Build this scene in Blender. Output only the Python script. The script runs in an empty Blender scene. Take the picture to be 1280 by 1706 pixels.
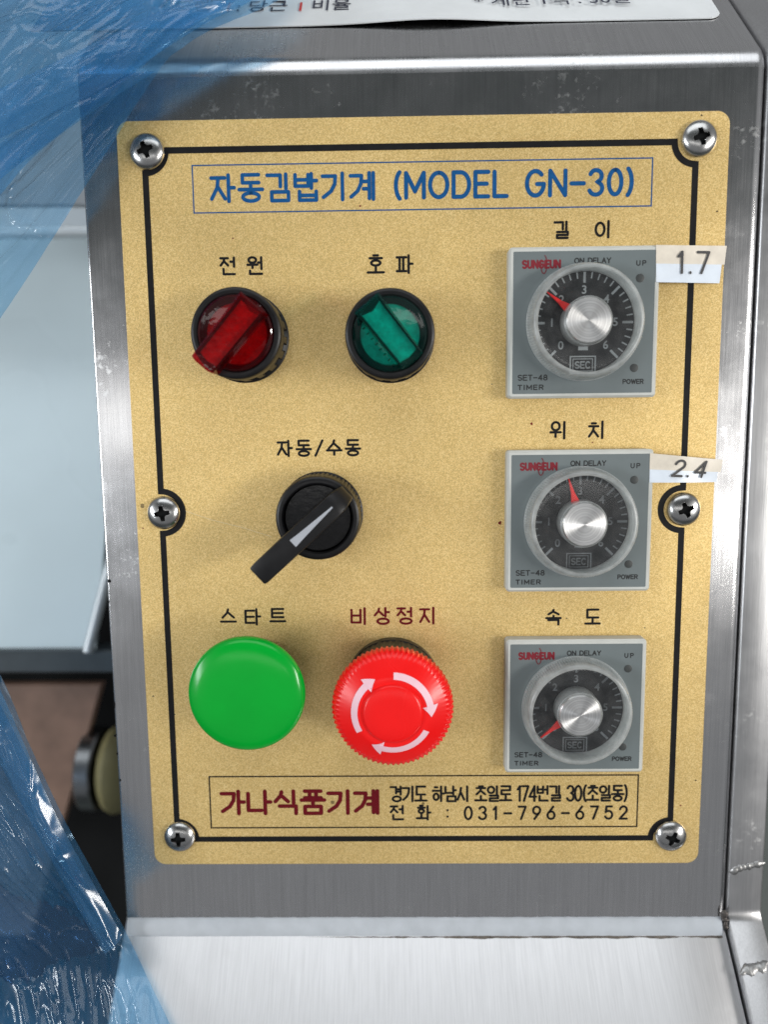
import bpy, bmesh, math, random
from mathutils import Vector, Matrix, noise as mnoise
random.seed(7)
S = bpy.context.scene
COL = S.collection
PI = math.pi
R = math.radians

# ------------------------------------------------------------------ frame of the machine
# Everything on the machine is measured in millimetres in the frame of its slanted control panel:
# x to the right, y up the slope, z out of the panel; the gold plate's surface is z = 0.
SLOPE = R(44)                                   # the panel leans back, so that its top and ledge lie level
M = Matrix.Translation((0, 0, 1.05)) @ Matrix.Rotation(SLOPE, 4, 'X')
MM = 0.001

# ------------------------------------------------------------------ camera
FPX, CX, CY = 1282.0, 640.0, 853.0
RC = Matrix(((0.99983675, -0.01143711, -0.01398787),
             (0.00955631, 0.99175063, -0.12782550),
             (0.01533444, 0.12767096, 0.99169803)))
CAM = Vector((-9.51551, 34.57821, 264.55668))
cam_d = bpy.data.cameras.new('camera')
cam_o = bpy.data.objects.new('camera', cam_d)
COL.objects.link(cam_o)
cam_d.sensor_fit = 'VERTICAL'
cam_d.sensor_height = 36.0
cam_d.sensor_width = 36.0
cam_d.lens = 36.0 * FPX / 1706.0
cam_d.clip_start = 0.01
cam_d.clip_end = 60
cam_o.matrix_world = M @ Matrix.Translation(CAM * MM) @ RC.transposed().to_4x4()
cam_d.dof.use_dof = True
cam_d.dof.focus_distance = 0.262
cam_d.dof.aperture_fstop = 5.2
S.camera = cam_o

def ray(px, py):
    return (RC.transposed() @ Vector(((px - CX) / FPX, -(py - CY) / FPX, -1.0))).normalized()

def P(px, py, z=0.0):
    """panel coordinates (mm) of what the photograph shows at a pixel, z mm off the plate"""
    d = ray(px, py)
    return CAM + d * ((z - CAM.z) / d.z)

def PP(px, py, p0, n):
    d = ray(px, py)
    return CAM + d * ((p0 - CAM).dot(n) / d.dot(n))

# ------------------------------------------------------------------ light
W = bpy.data.worlds.new('World')
S.world = W
W.use_nodes = True
wn, wl = W.node_tree.nodes, W.node_tree.links
wn.clear()
w_out = wn.new('ShaderNodeOutputWorld')
w_bg = wn.new('ShaderNodeBackground')
w_tc = wn.new('ShaderNodeTexCoord')
w_sep = wn.new('ShaderNodeSeparateXYZ')
w_ramp = wn.new('ShaderNodeValToRGB')
w_bg.inputs['Strength'].default_value = 1.0
# a work room seen all round: grey floor, paler walls, dim ceiling between the lamps
els = w_ramp.color_ramp.elements
els[0].position = 0.0;  els[0].color = (0.06, 0.063, 0.066, 1)
els[1].position = 1.0;  els[1].color = (0.22, 0.23, 0.24, 1)
for p_, c_ in ((0.44, (0.10, 0.105, 0.11, 1)), (0.53, (0.25, 0.255, 0.262, 1)), (0.80, (0.275, 0.28, 0.283, 1)), (0.862, (0.26, 0.265, 0.27, 1)), (0.893, (0.075, 0.082, 0.082, 1)), (0.975, (0.07, 0.077, 0.077, 1))):
    e_ = els.new(p_); e_.color = c_
w_map = wn.new('ShaderNodeMath'); w_map.operation = 'MULTIPLY_ADD'
w_map.inputs[1].default_value = 0.5; w_map.inputs[2].default_value = 0.5
wl.new(w_tc.outputs['Generated'], w_sep.inputs[0])
wl.new(w_sep.outputs['Z'], w_map.inputs[0])
wl.new(w_map.outputs[0], w_ramp.inputs[0])
wl.new(w_ramp.outputs[0], w_bg.inputs['Color'])
wl.new(w_bg.outputs[0], w_out.inputs['Surface'])

def area_lamp(name, loc, target, sx, sy, watts, col=(1, 1, 1)):
    l = bpy.data.lights.new(name, 'AREA')
    l.shape = 'RECTANGLE'; l.size = sx; l.size_y = sy
    l.energy = watts; l.color = col
    o = bpy.data.objects.new(name, l)
    COL.objects.link(o)
    o.location = loc
    d = Vector(target) - Vector(loc)
    o.rotation_euler = d.to_track_quat('-Z', 'Y').to_euler()
    o['kind'] = 'helper'
    return o
PC = (0, 0, 1.05)
area_lamp('ceiling_lamp', (0.0, 0.42, 2.75), (0, 0.2, 1), 2.2, 0.9, 12, (0.95, 0.98, 1.0))
area_lamp('ceiling_lamp', (-0.15, -1.55, 2.62), PC, 1.9, 0.22, 2.3, (1.0, 0.98, 0.95))
area_lamp('ceiling_lamp', (2.45, -1.20, 2.33), PC, 1.8, 0.34, 60, (1.0, 0.97, 0.92))
area_lamp('ceiling_lamp', (-2.45, -1.15, 2.28), PC, 1.8, 0.34, 38, (0.93, 0.97, 1.0))

vs = S.view_settings
vs.view_transform = 'Standard'; vs.look = 'None'; vs.exposure = 0.20; vs.gamma = 1.0
S.display_settings.display_device = 'sRGB'
vs.use_curve_mapping = False
S.cycles.use_denoising = True
S.cycles.denoising_prefilter = 'NONE'   # keeps the fine grain of the plate
S.cycles.sample_clamp_indirect = 3.0
S.cycles.max_bounces = 10
S.cycles.transparent_max_bounces = 16
S.cycles.caustics_reflective = False
S.cycles.caustics_refractive = False

# ------------------------------------------------------------------ materials
MATS = {}
def mat(name):
    m = bpy.data.materials.new(name); m.use_nodes = True
    MATS[name] = m
    nt = m.node_tree
    return m, nt.nodes, nt.links, nt.nodes['Principled BSDF']

def noise_node(n, l, scale, stretch=(1, 1, 1), detail=3.0, rough=0.55, vec=None, loc=(0, 0, 0)):
    tc = n.new('ShaderNodeTexCoord'); mp = n.new('ShaderNodeMapping')
    mp.inputs['Scale'].default_value = stretch; mp.inputs['Location'].default_value = loc
    l.new(tc.outputs['Object'], mp.inputs['Vector'])
    t = n.new('ShaderNodeTexNoise')
    t.inputs['Scale'].default_value = scale; t.inputs['Detail'].default_value = detail
    t.inputs['Roughness'].default_value = rough
    l.new(mp.outputs[0], t.inputs['Vector'])
    return t

def ramp(n, l, src, stops):
    r = n.new('ShaderNodeValToRGB'); e = r.color_ramp.elements
    e[0].position, e[0].color = stops[0][0], stops[0][1]
    e[1].position, e[1].color = stops[-1][0], stops[-1][1]
    for p, c in stops[1:-1]:
        x = e.new(p); x.color = c
    l.new(src, r.inputs[0])
    return r

def g(v): return (v, v, v, 1)

def plain(name, col, rough=0.45, metal=0.0, var=0.08, scale=300, bump=0.0, bscale=900, coat=0.0, spec=0.5):
    m, n, l, b = mat(name)
    c = Vector(col[:3])
    t = noise_node(n, l, scale)
    lo, hi = c * (1 - var), c * (1 + var)
    r = ramp(n, l, t.outputs[0], [(0.3, (*lo, 1)), (0.7, (*hi, 1))])
    l.new(r.outputs[0], b.inputs['Base Color'])
    b.inputs['Metallic'].default_value = metal
    b.inputs['Specular IOR Level'].default_value = spec
    t2 = noise_node(n, l, scale * 0.35, loc=(3, 1, 2))
    r2 = ramp(n, l, t2.outputs[0], [(0.3, g(max(0.02, rough * 0.85))), (0.7, g(min(1, rough * 1.15)))])
    l.new(r2.outputs[0], b.inputs['Roughness'])
    b.inputs['Coat Weight'].default_value = coat
    b.inputs['Coat Roughness'].default_value = 0.08
    if bump:
        t3 = noise_node(n, l, bscale, detail=2)
        bp = n.new('ShaderNodeBump'); bp.inputs['Strength'].default_value = bump; bp.inputs['Distance'].default_value = 0.0002
        l.new(t3.outputs[0], bp.inputs['Height']); l.new(bp.outputs[0], b.inputs['Normal'])
    return m

def brushed(name, base=0.54, rough=0.19, axis=(1, 0, 0), stretch=(1, 0.02, 1), aniso=0.8, streak=0.13, scr=1.0, tint=(1, 1, 1.02), stains=(), smear=1.0):
    """brushed stainless steel: fine lines along one axis, wiped smears, dust and short scratches"""
    m, n, l, b = mat(name)
    t = noise_node(n, l, 1700, stretch, detail=4, rough=0.7)
    a = ramp(n, l, t.outputs[0], [(0.25, g(base * (1 - streak))), (0.75, g(base * (1 + streak)))])
    mx = n.new('ShaderNodeMix'); mx.data_type = 'RGBA'; mx.blend_type = 'MULTIPLY'
    mx.inputs['Factor'].default_value = 1.0
    l.new(a.outputs[0], mx.inputs['A']); mx.inputs['B'].default_value = (*tint, 1)
    col = mx.outputs['Result']
    # wiped smears and dried specks
    sm = noise_node(n, l, 55, (1, 1, 1), detail=6, rough=0.65)
    rr = ramp(n, l, sm.outputs[0], [(0.35, g(rough * (1 - .15 * smear))), (0.62, g(rough * (1 + .12 * smear))), (0.75, g(rough * (1 + .5 * smear)))])
    tr = noise_node(n, l, 1900, stretch, detail=2, loc=(5, 2, 0))
    ad = n.new('ShaderNodeMath'); ad.operation = 'MULTIPLY_ADD'
    ad.inputs[1].default_value = 0.06
    l.new(tr.outputs[0], ad.inputs[0]); l.new(rr.outputs[0], ad.inputs[2])
    sp = noise_node(n, l, 420, (1, 1, 1), detail=5, rough=0.7, loc=(9, 4, 1))
    msk = noise_node(n, l, 28, (1, 1, 1), detail=3, loc=(1, 7, 3))
    mul = n.new('ShaderNodeMath'); mul.operation = 'MULTIPLY'
    l.new(sp.outputs[0], mul.inputs[0]); l.new(msk.outputs[0], mul.inputs[1])
    sr = ramp(n, l, mul.outputs[0], [(0.345, g(0)), (0.44, g(0.55 * scr))])
    mx2 = n.new('ShaderNodeMix'); mx2.data_type = 'RGBA'
    l.new(sr.outputs[0], mx2.inputs['Factor']); l.new(col, mx2.inputs['A'])
    mx2.inputs['B'].default_value = (0.60, 0.61, 0.60, 1)
    col = mx2.outputs['Result']
    rad = n.new('ShaderNodeMath'); rad.operation = 'MULTIPLY_ADD'; rad.inputs[1].default_value = 0.35
    l.new(sr.outputs[0], rad.inputs[0]); l.new(ad.outputs[0], rad.inputs[2])
    for (cx, cy, cz, rx, c_) in stains:
        tc = n.new('ShaderNodeTexCoord'); mp = n.new('ShaderNodeMapping'); mp.vector_type = 'POINT'
        mp.inputs['Location'].default_value = (-cx / rx, -cy / rx * 1.6, -cz / rx)
        mp.inputs['Scale'].default_value = (1 / (rx * MM), 1.6 / (rx * MM), 1 / (rx * MM))
        mp.inputs['Location'].default_value = (-cx / rx, -cy * 1.6 / rx, -cz / rx)
        l.new(tc.outputs['Object'], mp.inputs[0])
        gr = n.new('ShaderNodeTexGradient'); gr.gradient_type = 'SPHERICAL'
        l.new(mp.outputs[0], gr.inputs[0])
        mlt = n.new('ShaderNodeMath'); mlt.operation = 'MULTIPLY'
        nz = noise_node(n, l, 700, (1, 1, 1), detail=3)
        l.new(gr.outputs['Fac'], mlt.inputs[0]); l.new(nz.outputs[0], mlt.inputs[1])
        st = ramp(n, l, mlt.outputs[0], [(0.05, g(0)), (0.5, g(0.9))])
        m3 = n.new('ShaderNodeMix'); m3.data_type = 'RGBA'
        l.new(st.outputs[0], m3.inputs['Factor']); l.new(col, m3.inputs['A'])
        m3.inputs['B'].default_value = (*c_, 1)
        col = m3.outputs['Result']
    l.new(col, b.inputs['Base Color']); l.new(rad.outputs[0], b.inputs['Roughness'])
    b.inputs['Metallic'].default_value = 1.0
    if aniso:
        cb = n.new('ShaderNodeCombineXYZ')
        for i, v in enumerate(axis): cb.inputs[i].default_value = v
        vt = n.new('ShaderNodeVectorTransform'); vt.vector_type = 'VECTOR'; vt.convert_from = 'OBJECT'; vt.convert_to = 'WORLD'
        l.new(cb.outputs[0], vt.inputs[0]); l.new(vt.outputs[0], b.inputs['Tangent'])
        b.inputs['Anisotropic'].default_value = aniso
    bp = n.new('ShaderNodeBump'); bp.inputs['Strength'].default_value = 0.12; bp.inputs['Distance'].default_value = 0.0002
    l.new(t.outputs[0], bp.inputs['Height'])
    wv = noise_node(n, l, 9, detail=1)          # the sheet is never dead flat
    bp2 = n.new('ShaderNodeBump'); bp2.inputs['Strength'].default_value = 0.12 * smear; bp2.inputs['Distance'].default_value = 0.004
    l.new(wv.outputs[0], bp2.inputs['Height']); l.new(bp2.outputs[0], bp.inputs['Normal'])
    l.new(bp.outputs[0], b.inputs['Normal'])
    return m

def gold_material():
    m, n, l, b = mat('gold_anodised')
    gtc = n.new('ShaderNodeTexCoord')
    gr = n.new('ShaderNodeTexVoronoi'); gr.inputs['Scale'].default_value = 3400
    l.new(gtc.outputs['Object'], gr.inputs['Vector'])
    gsep = n.new('ShaderNodeSeparateColor'); l.new(gr.outputs['Color'], gsep.inputs[0])
    a = ramp(n, l, gsep.outputs[0], [(0.0, (0.64, 0.445, 0.165, 1)), (0.5, (0.83, 0.585, 0.228, 1)), (1.0, (0.98, 0.75, 0.36, 1))])
    big = noise_node(n, l, 16, detail=5, rough=0.6)  # broad patches paint uneven reflection and shade into the plate's colour
    a2 = ramp(n, l, big.outputs[0], [(0.3, g(0.88)), (0.7, g(1.06))])
    mx = n.new('ShaderNodeMix'); mx.data_type = 'RGBA'; mx.blend_type = 'MULTIPLY'; mx.inputs['Factor'].default_value = 1
    l.new(a.outputs[0], mx.inputs['A']); l.new(a2.outputs[0], mx.inputs['B'])
    # sparse dark specks and a few rusty red ones
    vo = n.new('ShaderNodeTexVoronoi'); vo.inputs['Scale'].default_value = 62; vo.inputs['Randomness'].default_value = 1.0
    tc = n.new('ShaderNodeTexCoord'); nz = noise_node(n, l, 900, detail=2)
    av = n.new('ShaderNodeVectorMath'); av.operation = 'MULTIPLY_ADD'
    av.inputs[1].default_value = (0.0008, 0.0008, 0.0)
    l.new(nz.outputs['Color'], av.inputs[0]); l.new(tc.outputs['Object'], av.inputs[2])
    l.new(av.outputs[0], vo.inputs['Vector'])
    sep = n.new('ShaderNodeSeparateColor'); l.new(vo.outputs['Color'], sep.inputs[0])
    th = n.new('ShaderNodeMath'); th.operation = 'MULTIPLY'; th.inputs[1].default_value = 0.055
    pw = n.new('ShaderNodeMath'); pw.operation = 'POWER'; pw.inputs[1].default_value = 3.0
    l.new(sep.outputs[0], pw.inputs[0]); l.new(pw.outputs[0], th.inputs[0])
    lt = n.new('ShaderNodeMath'); lt.operation = 'LESS_THAN'
    l.new(vo.outputs['Distance'], lt.inputs[0]); l.new(th.outputs[0], lt.inputs[1])
    mx2 = n.new('ShaderNodeMix'); mx2.data_type = 'RGBA'
    sc = ramp(n, l, sep.outputs[1], [(0.6, (0.10, 0.07, 0.03, 1)), (0.62, (0.22, 0.02, 0.015, 1))])
    fm = n.new('ShaderNodeMath'); fm.operation = 'MULTIPLY'; fm.inputs[1].default_value = 0.75
    l.new(lt.outputs[0], fm.inputs[0])
    l.new(fm.outputs[0], mx2.inputs['Factor']); l.new(mx.outputs['Result'], mx2.inputs['A']); l.new(sc.outputs[0], mx2.inputs['B'])
    l.new(mx2.outputs['Result'], b.inputs['Base Color'])
    b.inputs['Metallic'].default_value = 0.60
    sm = noise_node(n, l, 24, detail=5, rough=0.65, loc=(2, 5, 0))
    r = ramp(n, l, sm.outputs[0], [(0.3, g(0.36)), (0.7, g(0.47))])
    l.new(r.outputs[0], b.inputs['Roughness'])
    return m

def tinted_clear(name, col, trans, rough=0.06, haze=0.35, hazecol=None, bump=0.0):
    """coloured clear plastic: light passes tinted, part scatters inside, the skin shines"""
    m, n, l, b = mat(name)
    n.remove(b)
    out = n['Material Output']
    tr = n.new('ShaderNodeBsdfTransparent'); tr.inputs[0].default_value = (*trans, 1)
    df = n.new('ShaderNodeBsdfDiffuse')
    t = noise_node(n, l, 260, detail=4)
    hc = Vector(hazecol or col)
    r = ramp(n, l, t.outputs[0], [(0.3, (*(hc * 0.75), 1)), (0.7, (*(hc * 1.2), 1))])
    l.new(r.outputs[0], df.inputs[0])
    tl = n.new('ShaderNodeBsdfTranslucent'); l.new(r.outputs[0], tl.inputs[0])
    m0 = n.new('ShaderNodeMixShader'); m0.inputs[0].default_value = 0.5
    l.new(df.outputs[0], m0.inputs[1]); l.new(tl.outputs[0], m0.inputs[2])
    m1 = n.new('ShaderNodeMixShader')
    l.new(tr.outputs[0], m1.inputs[1]); l.new(m0.outputs[0], m1.inputs[2])
    if isinstance(haze, tuple):
        hz = noise_node(n, l, haze[2], detail=5, rough=0.65)
        hr = ramp(n, l, hz.outputs[0], [(0.38, g(haze[0])), (0.72, g(haze[1]))])
        l.new(hr.outputs[0], m1.inputs[0])
    else:
        m1.inputs[0].default_value = haze
    gl = n.new('ShaderNodeBsdfGlossy'); gl.inputs['Roughness'].default_value = rough
    lw = n.new('ShaderNodeLayerWeight')
    if bump:
        bn = noise_node(n, l, 330, detail=2); bp = n.new('ShaderNodeBump')
        bp.inputs['Strength'].default_value = bump; bp.inputs['Distance'].default_value = 0.0006
        l.new(bn.outputs[0], bp.inputs['Height']); l.new(bp.outputs[0], gl.inputs['Normal'])
    p4 = n.new('ShaderNodeMath'); p4.operation = 'POWER'; p4.inputs[1].default_value = 4.0
    fr = n.new('ShaderNodeMath'); fr.operation = 'MULTIPLY_ADD'; fr.inputs[1].default_value = 0.45; fr.inputs[2].default_value = 0.045
    l.new(lw.outputs['Facing'], p4.inputs[0]); l.new(p4.outputs[0], fr.inputs[0])
    m2 = n.new('ShaderNodeMixShader')
    l.new(fr.outputs[0], m2.inputs[0]); l.new(m1.outputs[0], m2.inputs[1]); l.new(gl.outputs[0], m2.inputs[2])
    l.new(m2.outputs[0], out.inputs[0])
    return m

def spun_metal():
    m, n, l, b = mat('spun_aluminium')
    b.inputs['Base Color'].default_value = (0.82, 0.82, 0.81, 1)
    b.inputs['Metallic'].default_value = 1
    b.inputs['Roughness'].default_value = 0.30
    b.inputs['Anisotropic'].default_value = 0.92
    b.inputs['Anisotropic Rotation'].default_value = 0.25
    tg = n.new('ShaderNodeTangent'); tg.direction_type = 'RADIAL'; tg.axis = 'Z'
    l.new(tg.outputs[0], b.inputs['Tangent'])
    tc = n.new('ShaderNodeTexCoord'); ln = n.new('ShaderNodeVectorMath'); ln.operation = 'LENGTH'
    l.new(tc.outputs['Object'], ln.inputs[0])
    t = n.new('ShaderNodeTexNoise'); t.noise_dimensions = '1D'; t.inputs['Scale'].default_value = 5200
    l.new(ln.outputs['Value'], t.inputs['W'])
    r = ramp(n, l, t.outputs[0], [(0.3, g(0.68)), (0.7, g(0.86))])
    l.new(r.outputs[0], b.inputs['Base Color'])
    return m

gold = gold_material()
steel = brushed('brushed_steel_front')
steel_top = brushed('brushed_steel_top', rough=0.25, stretch=(1, 0.02, 0.02), aniso=0.65)
steel_ledge = brushed('brushed_steel_ledge', base=0.60, rough=0.36, stretch=(1, 0.03, 0.03), aniso=0.0, streak=0.10, scr=0.3, smear=0.2,
                      stains=((71, -149.5, 3, 9, (0.22, 0.12, 0.04)), (106, -150, 3, 8, (0.20, 0.12, 0.05))))
steel_strip = brushed('brushed_steel_strip', base=0.48, rough=0.33, aniso=0.3)
screw_steel = plain('screw_steel', (0.42, 0.42, 0.42), 0.24, 1.0, 0.06, 500)
weld_m = plain('weld_metal', (0.38, 0.38, 0.38), 0.42, 1.0, 0.25, 700, 0.5, 900)
weld_dark = plain('scorched_weld', (0.10, 0.09, 0.085), 0.45, 0.8, 0.3, 900, 0.5, 900)
caulk_m = plain('silicone_sealant', (0.44, 0.47, 0.51), 0.38, 0.0, 0.08, 130, 0.10, 500)
ink_black = plain('black_enamel', (0.007, 0.007, 0.008), 0.45, 0, 0.25, 400, spec=0.2)
ink_blue = plain('blue_enamel', (0.006, 0.075, 0.22), 0.6, 0, 0.15, 700, spec=0.12)
ink_red = plain('maroon_enamel', (0.12, 0.005, 0.010), 0.6, 0, 0.15, 700, spec=0.12)
blk = plain('black_plastic', (0.008, 0.008, 0.009), 0.38, 0, 0.2, 300, 0.10, 1500, spec=0.28)
blk_gloss = plain('black_gloss_plastic', (0.007, 0.007, 0.008), 0.18, 0, 0.2, 300, 0.25, 500, spec=0.3)
green_pl = plain('green_plastic', (0.0, 0.34, 0.028), 0.20, 0, 0.05, 60, 0.10, 130, spec=0.35)
red_pl = plain('red_plastic', (0.84, 0.008, 0.008), 0.27, 0, 0.06, 60, 0.05, 300, spec=0.35)
red_teeth = red_pl
white_print = plain('pink_white_print', (0.82, 0.52, 0.59), 0.5, 0, 0.05, 200)
grey_inlay = plain('pale_grey_inlay', (0.36, 0.38, 0.42), 0.4, 0, 0.05, 300)
t_face = plain('timer_face_grey', (0.135, 0.16, 0.165), 0.42, 0, 0.07, 70, 0.05, 1200)
t_bezel = plain('timer_bezel_grey', (0.52, 0.53, 0.50), 0.45, 0, 0.05, 200)
t_red = plain('crimson_print', (0.18, 0.005, 0.015), 0.5, 0, 0.05, 200)
t_blk = plain('black_print', (0.014, 0.015, 0.016), 0.5, 0, 0.1, 200)
led_m = plain('unlit_led', (0.045, 0.05, 0.05), 0.5, 0, 0.1, 200)
dial_m = plain('dial_black', (0.010, 0.011, 0.013), 0.45, 0, 0.2, 120)
dial_pr = plain('dial_print', (0.27, 0.29, 0.30), 0.5, 0, 0.1, 200)
dial_pr_dim = plain('dial_print_dim', (0.13, 0.14, 0.15), 0.5, 0, 0.5, 150)  # dimmer print for the lower two dials
point_m = plain('pointer_red', (0.70, 0.018, 0.018), 0.35, 0, 0.05, 200)
clear_face = tinted_clear('clear_knob_face', (0.5, 0.5, 0.5), (0.97, 0.98, 0.98), 0.15, (0.0, 0.10, 170))
clear_wall = tinted_clear('clear_knob_wall', (0.80, 0.82, 0.81), (0.95, 0.96, 0.96), 0.30, 0.46)
spun = spun_metal()
red_body = plain('red_lens_inside', (0.36, 0.003, 0.016), 0.4, 0, 0.3, 500, 0.4, 700)
red_clear = tinted_clear('red_clear_plastic', (0.42, 0.004, 0.014), (0.82, 0.07, 0.11), 0.05, 0.13, bump=.13)
grn_body = plain('green_lens_inside', (0.0, 0.50, 0.42), 0.4, 0, 0.25, 500, 0.4, 700)
grn_clear = tinted_clear('green_clear_plastic', (0.0, 0.13, 0.11), (0.12, 0.72, 0.65), 0.05, 0.12, bump=.08)
paper = plain('paper_strip', (0.66, 0.60, 0.51), 0.35, 0, 0.10, 200)
paper_lo = plain('paper_strip_gloss', (0.66, 0.72, 0.80), 0.22, 0, 0.06, 160)
ink_txt = plain('printed_ink', (0.012, 0.012, 0.014), 0.5, 0, 0.1, 200)
ink_txt_blue = plain('printed_ink_dark_blue', (0.02, 0.025, 0.05), 0.5, 0, 0.1, 200)
ink_txt_red = plain('printed_ink_red', (0.60, 0.03, 0.03), 0.5, 0, 0.1, 200)
card_m = plain('laminated_card', (0.74, 0.77, 0.79), 0.16, 0, 0.05, 60, 0.15, 200)
pale_m = plain('pale_enamelled_sheet', (0.77, 0.90, 0.95), 0.30, 0.0, 0.03, 14)
pale_edge = plain('pale_sheet_edge', (0.62, 0.66, 0.68), 0.35, 0.3, 0.04, 40)
grey_m = plain('grey_painted_steel', (0.32, 0.335, 0.35), 0.45, 0.2, 0.08, 40)
rail_m = plain('slate_rail', (0.055, 0.07, 0.08), 0.4, 0.2, 0.12, 60)
dark_m = plain('dark_void', (0.006, 0.0065, 0.007), 0.7, 0, 0.2, 40, spec=0.1)
belt_m = plain('brown_belt', (0.26, 0.155, 0.11), 0.5, 0, 0.22, 60, 0.3, 300)
roll_m = plain('turned_steel', (0.22, 0.23, 0.24), 0.3, 1.0, 0.12, 90)
yel_m = plain('yellow_bushing', (0.21, 0.185, 0.085), 0.5, 0, 0.08, 90)
floor_m = plain('workshop_floor', (0.10, 0.115, 0.11), 0.55, 0, 0.2, 5)

def film_material(name, lo, hi, trans):
    m, n, l, b = mat(name)
    n.remove(b)
    out = n['Material Output']
    tr = n.new('ShaderNodeBsdfTransparent'); tr.inputs[0].default_value = (*trans, 1)
    df = n.new('ShaderNodeBsdfDiffuse'); df.inputs[0].default_value = (0.12, 0.46, 0.90, 1)
    tl = n.new('ShaderNodeBsdfTranslucent'); tl.inputs[0].default_value = (0.16, 0.52, 0.95, 1)
    m0 = n.new('ShaderNodeMixShader'); m0.inputs[0].default_value = 0.55
    l.new(df.outputs[0], m0.inputs[1]); l.new(tl.outputs[0], m0.inputs[2])
    hz = noise_node(n, l, 16, (1, 1, 1), detail=5, rough=0.6)
    hr = ramp(n, l, hz.outputs[0], [(0.3, g(lo)), (0.7, g(hi))])
    m1 = n.new('ShaderNodeMixShader')
    l.new(hr.outputs[0], m1.inputs[0]); l.new(tr.outputs[0], m1.inputs[1]); l.new(m0.outputs[0], m1.inputs[2])
    gl = n.new('ShaderNodeBsdfGlossy'); gl.inputs['Roughness'].default_value = 0.14
    cr = noise_node(n, l, 140, (1, 1, 1), detail=2, rough=0.5)
    bp = n.new('ShaderNodeBump'); bp.inputs['Strength'].default_value = 0.15; bp.inputs['Distance'].default_value = 0.0006
    l.new(cr.outputs[0], bp.inputs['Height']); l.new(bp.outputs[0], gl.inputs['Normal'])
    fr = n.new('ShaderNodeFresnel'); fr.inputs[0].default_value = 1.6
    l.new(bp.outputs[0], fr.inputs['Normal'])
    ml = n.new('ShaderNodeMath'); ml.operation = 'MULTIPLY_ADD'; ml.inputs[1].default_value = 0.78; ml.inputs[2].default_value = 0.0
    ml.use_clamp = True
    l.new(fr.outputs[0], ml.inputs[0])
    m2 = n.new('ShaderNodeMixShader')
    l.new(ml.outputs[0], m2.inputs[0]); l.new(m1.outputs[0], m2.inputs[1]); l.new(gl.outputs[0], m2.inputs[2])
    l.new(m2.outputs[0], out.inputs[0])
    return m
film_m = film_material('blue_plastic_film', 0.12, 0.28, (0.62, 0.84, 0.99))
film_fold_m = film_material('blue_plastic_film_bunched', 0.13, 0.40, (0.60, 0.83, 0.99))
film_dense_m = film_material('blue_plastic_film_doubled', 0.06, 0.16, (0.34, 0.54, 0.80))

# ------------------------------------------------------------------ mesh helpers (all in mm)
class MB:
    def __init__(s): s.v = []; s.f = []
    def add(s, vs, fs):
        o = len(s.v); s.v += [tuple(v) for v in vs]; s.f += [tuple(i + o for i in f) for f in fs]
        return s
    def ngon(s, pts): return s.add(pts, [tuple(range(len(pts)))])
    def prism(s, pts, z0, z1, bev=0.0):
        """pts: outline counter-clockwise in xy; closed solid with an optional chamfered front rim"""
        n = len(pts); rings = [[(x, y, z0) for x, y in pts]]
        if bev:
            rings.append([(x, y, z1 - bev) for x, y in pts])
            ins = inset(pts, bev); rings.append([(x, y, z1) for x, y in ins])
        else:
            rings.append([(x, y, z1) for x, y in pts])
        vs = [p for r in rings for p in r]; fs = [tuple(range(n - 1, -1, -1))]
        for k in range(len(rings) - 1):
            for i in range(n):
                j = (i + 1) % n
                fs.append((k * n + i, k * n + j, (k + 1) * n + j, (k + 1) * n + i))
        fs.append(tuple((len(rings) - 1) * n + i for i in range(n)))
        return s.add(vs, fs)
    def lathe(s, prof, seg=96, c=(0, 0), fn=None, cap0=True, cap1=True):
        """prof: (r, z) from back to front; fn(r, z, angle) may alter the radius"""
        vs = []; fs = []
        for r, z in prof:
            for i in range(seg):
                a = 2 * PI * i / seg
                q = fn(r, z, a) if fn else r
                vs.append((c[0] + q * math.cos(a), c[1] + q * math.sin(a), z))
        for k in range(len(prof) - 1):
            for i in range(seg):
                j = (i + 1) % seg
                fs.append((k * seg + i, k * seg + j, (k + 1) * seg + j, (k + 1) * seg + i))
        if cap0: fs.append(tuple(range(seg - 1, -1, -1)))
        if cap1: fs.append(tuple((len(prof) - 1) * seg + i for i in range(seg)))
        return s.add(vs, fs)
    def grid(s, rows, flip=False):
        nr, nc = len(rows), len(rows[0]); fs = []
        for i in range(nr - 1):
            for j in range(nc - 1):
                q = (i * nc + j, i * nc + j + 1, (i + 1) * nc + j + 1, (i + 1) * nc + j)
                fs.append(q[::-1] if flip else q)
        return s.add([p for r in rows for p in r], fs)
    def build(s, name, m, parent=None, loc=(0, 0, 0), angle=35, rotz=0.0):
        me = bpy.data.meshes.new(name)
        me.from_pydata([(x * MM, y * MM, z * MM) for x, y, z in s.v], [], s.f)
        me.validate(); me.update()
        me.materials.append(m)
        if angle is None: me.shade_flat()
        else:
            me.shade_smooth(); me.set_sharp_from_angle(angle=R(angle))
        return link(name, me, parent, loc, rotz)

def link(name, me, parent=None, loc=(0, 0, 0), rotz=0.0):
    o = bpy.data.objects.new(name, me); COL.objects.link(o)
    T = Matrix.Translation(Vector(loc) * MM) @ Matrix.Rotation(rotz, 4, 'Z')
    if parent is not None:
        o.parent = parent; o.matrix_local = T
    else:
        o.matrix_world = M @ T
    return o

def thing(name, loc=(0, 0, 0), rotz=0.0, **props):
    o = bpy.data.objects.new(name, None); COL.objects.link(o)
    o.empty_display_size = 0.01
    o.matrix_world = M @ Matrix.Translation(Vector(loc) * MM) @ Matrix.Rotation(rotz, 4, 'Z')
    tag(o, **props); return o

def tag(o, label=None, cat=None, group=None, kind=None):
    if label: o['label'] = label
    if cat: o['category'] = cat
    if group: o['group'] = group
    if kind: o['kind'] = kind
    return o

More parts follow.
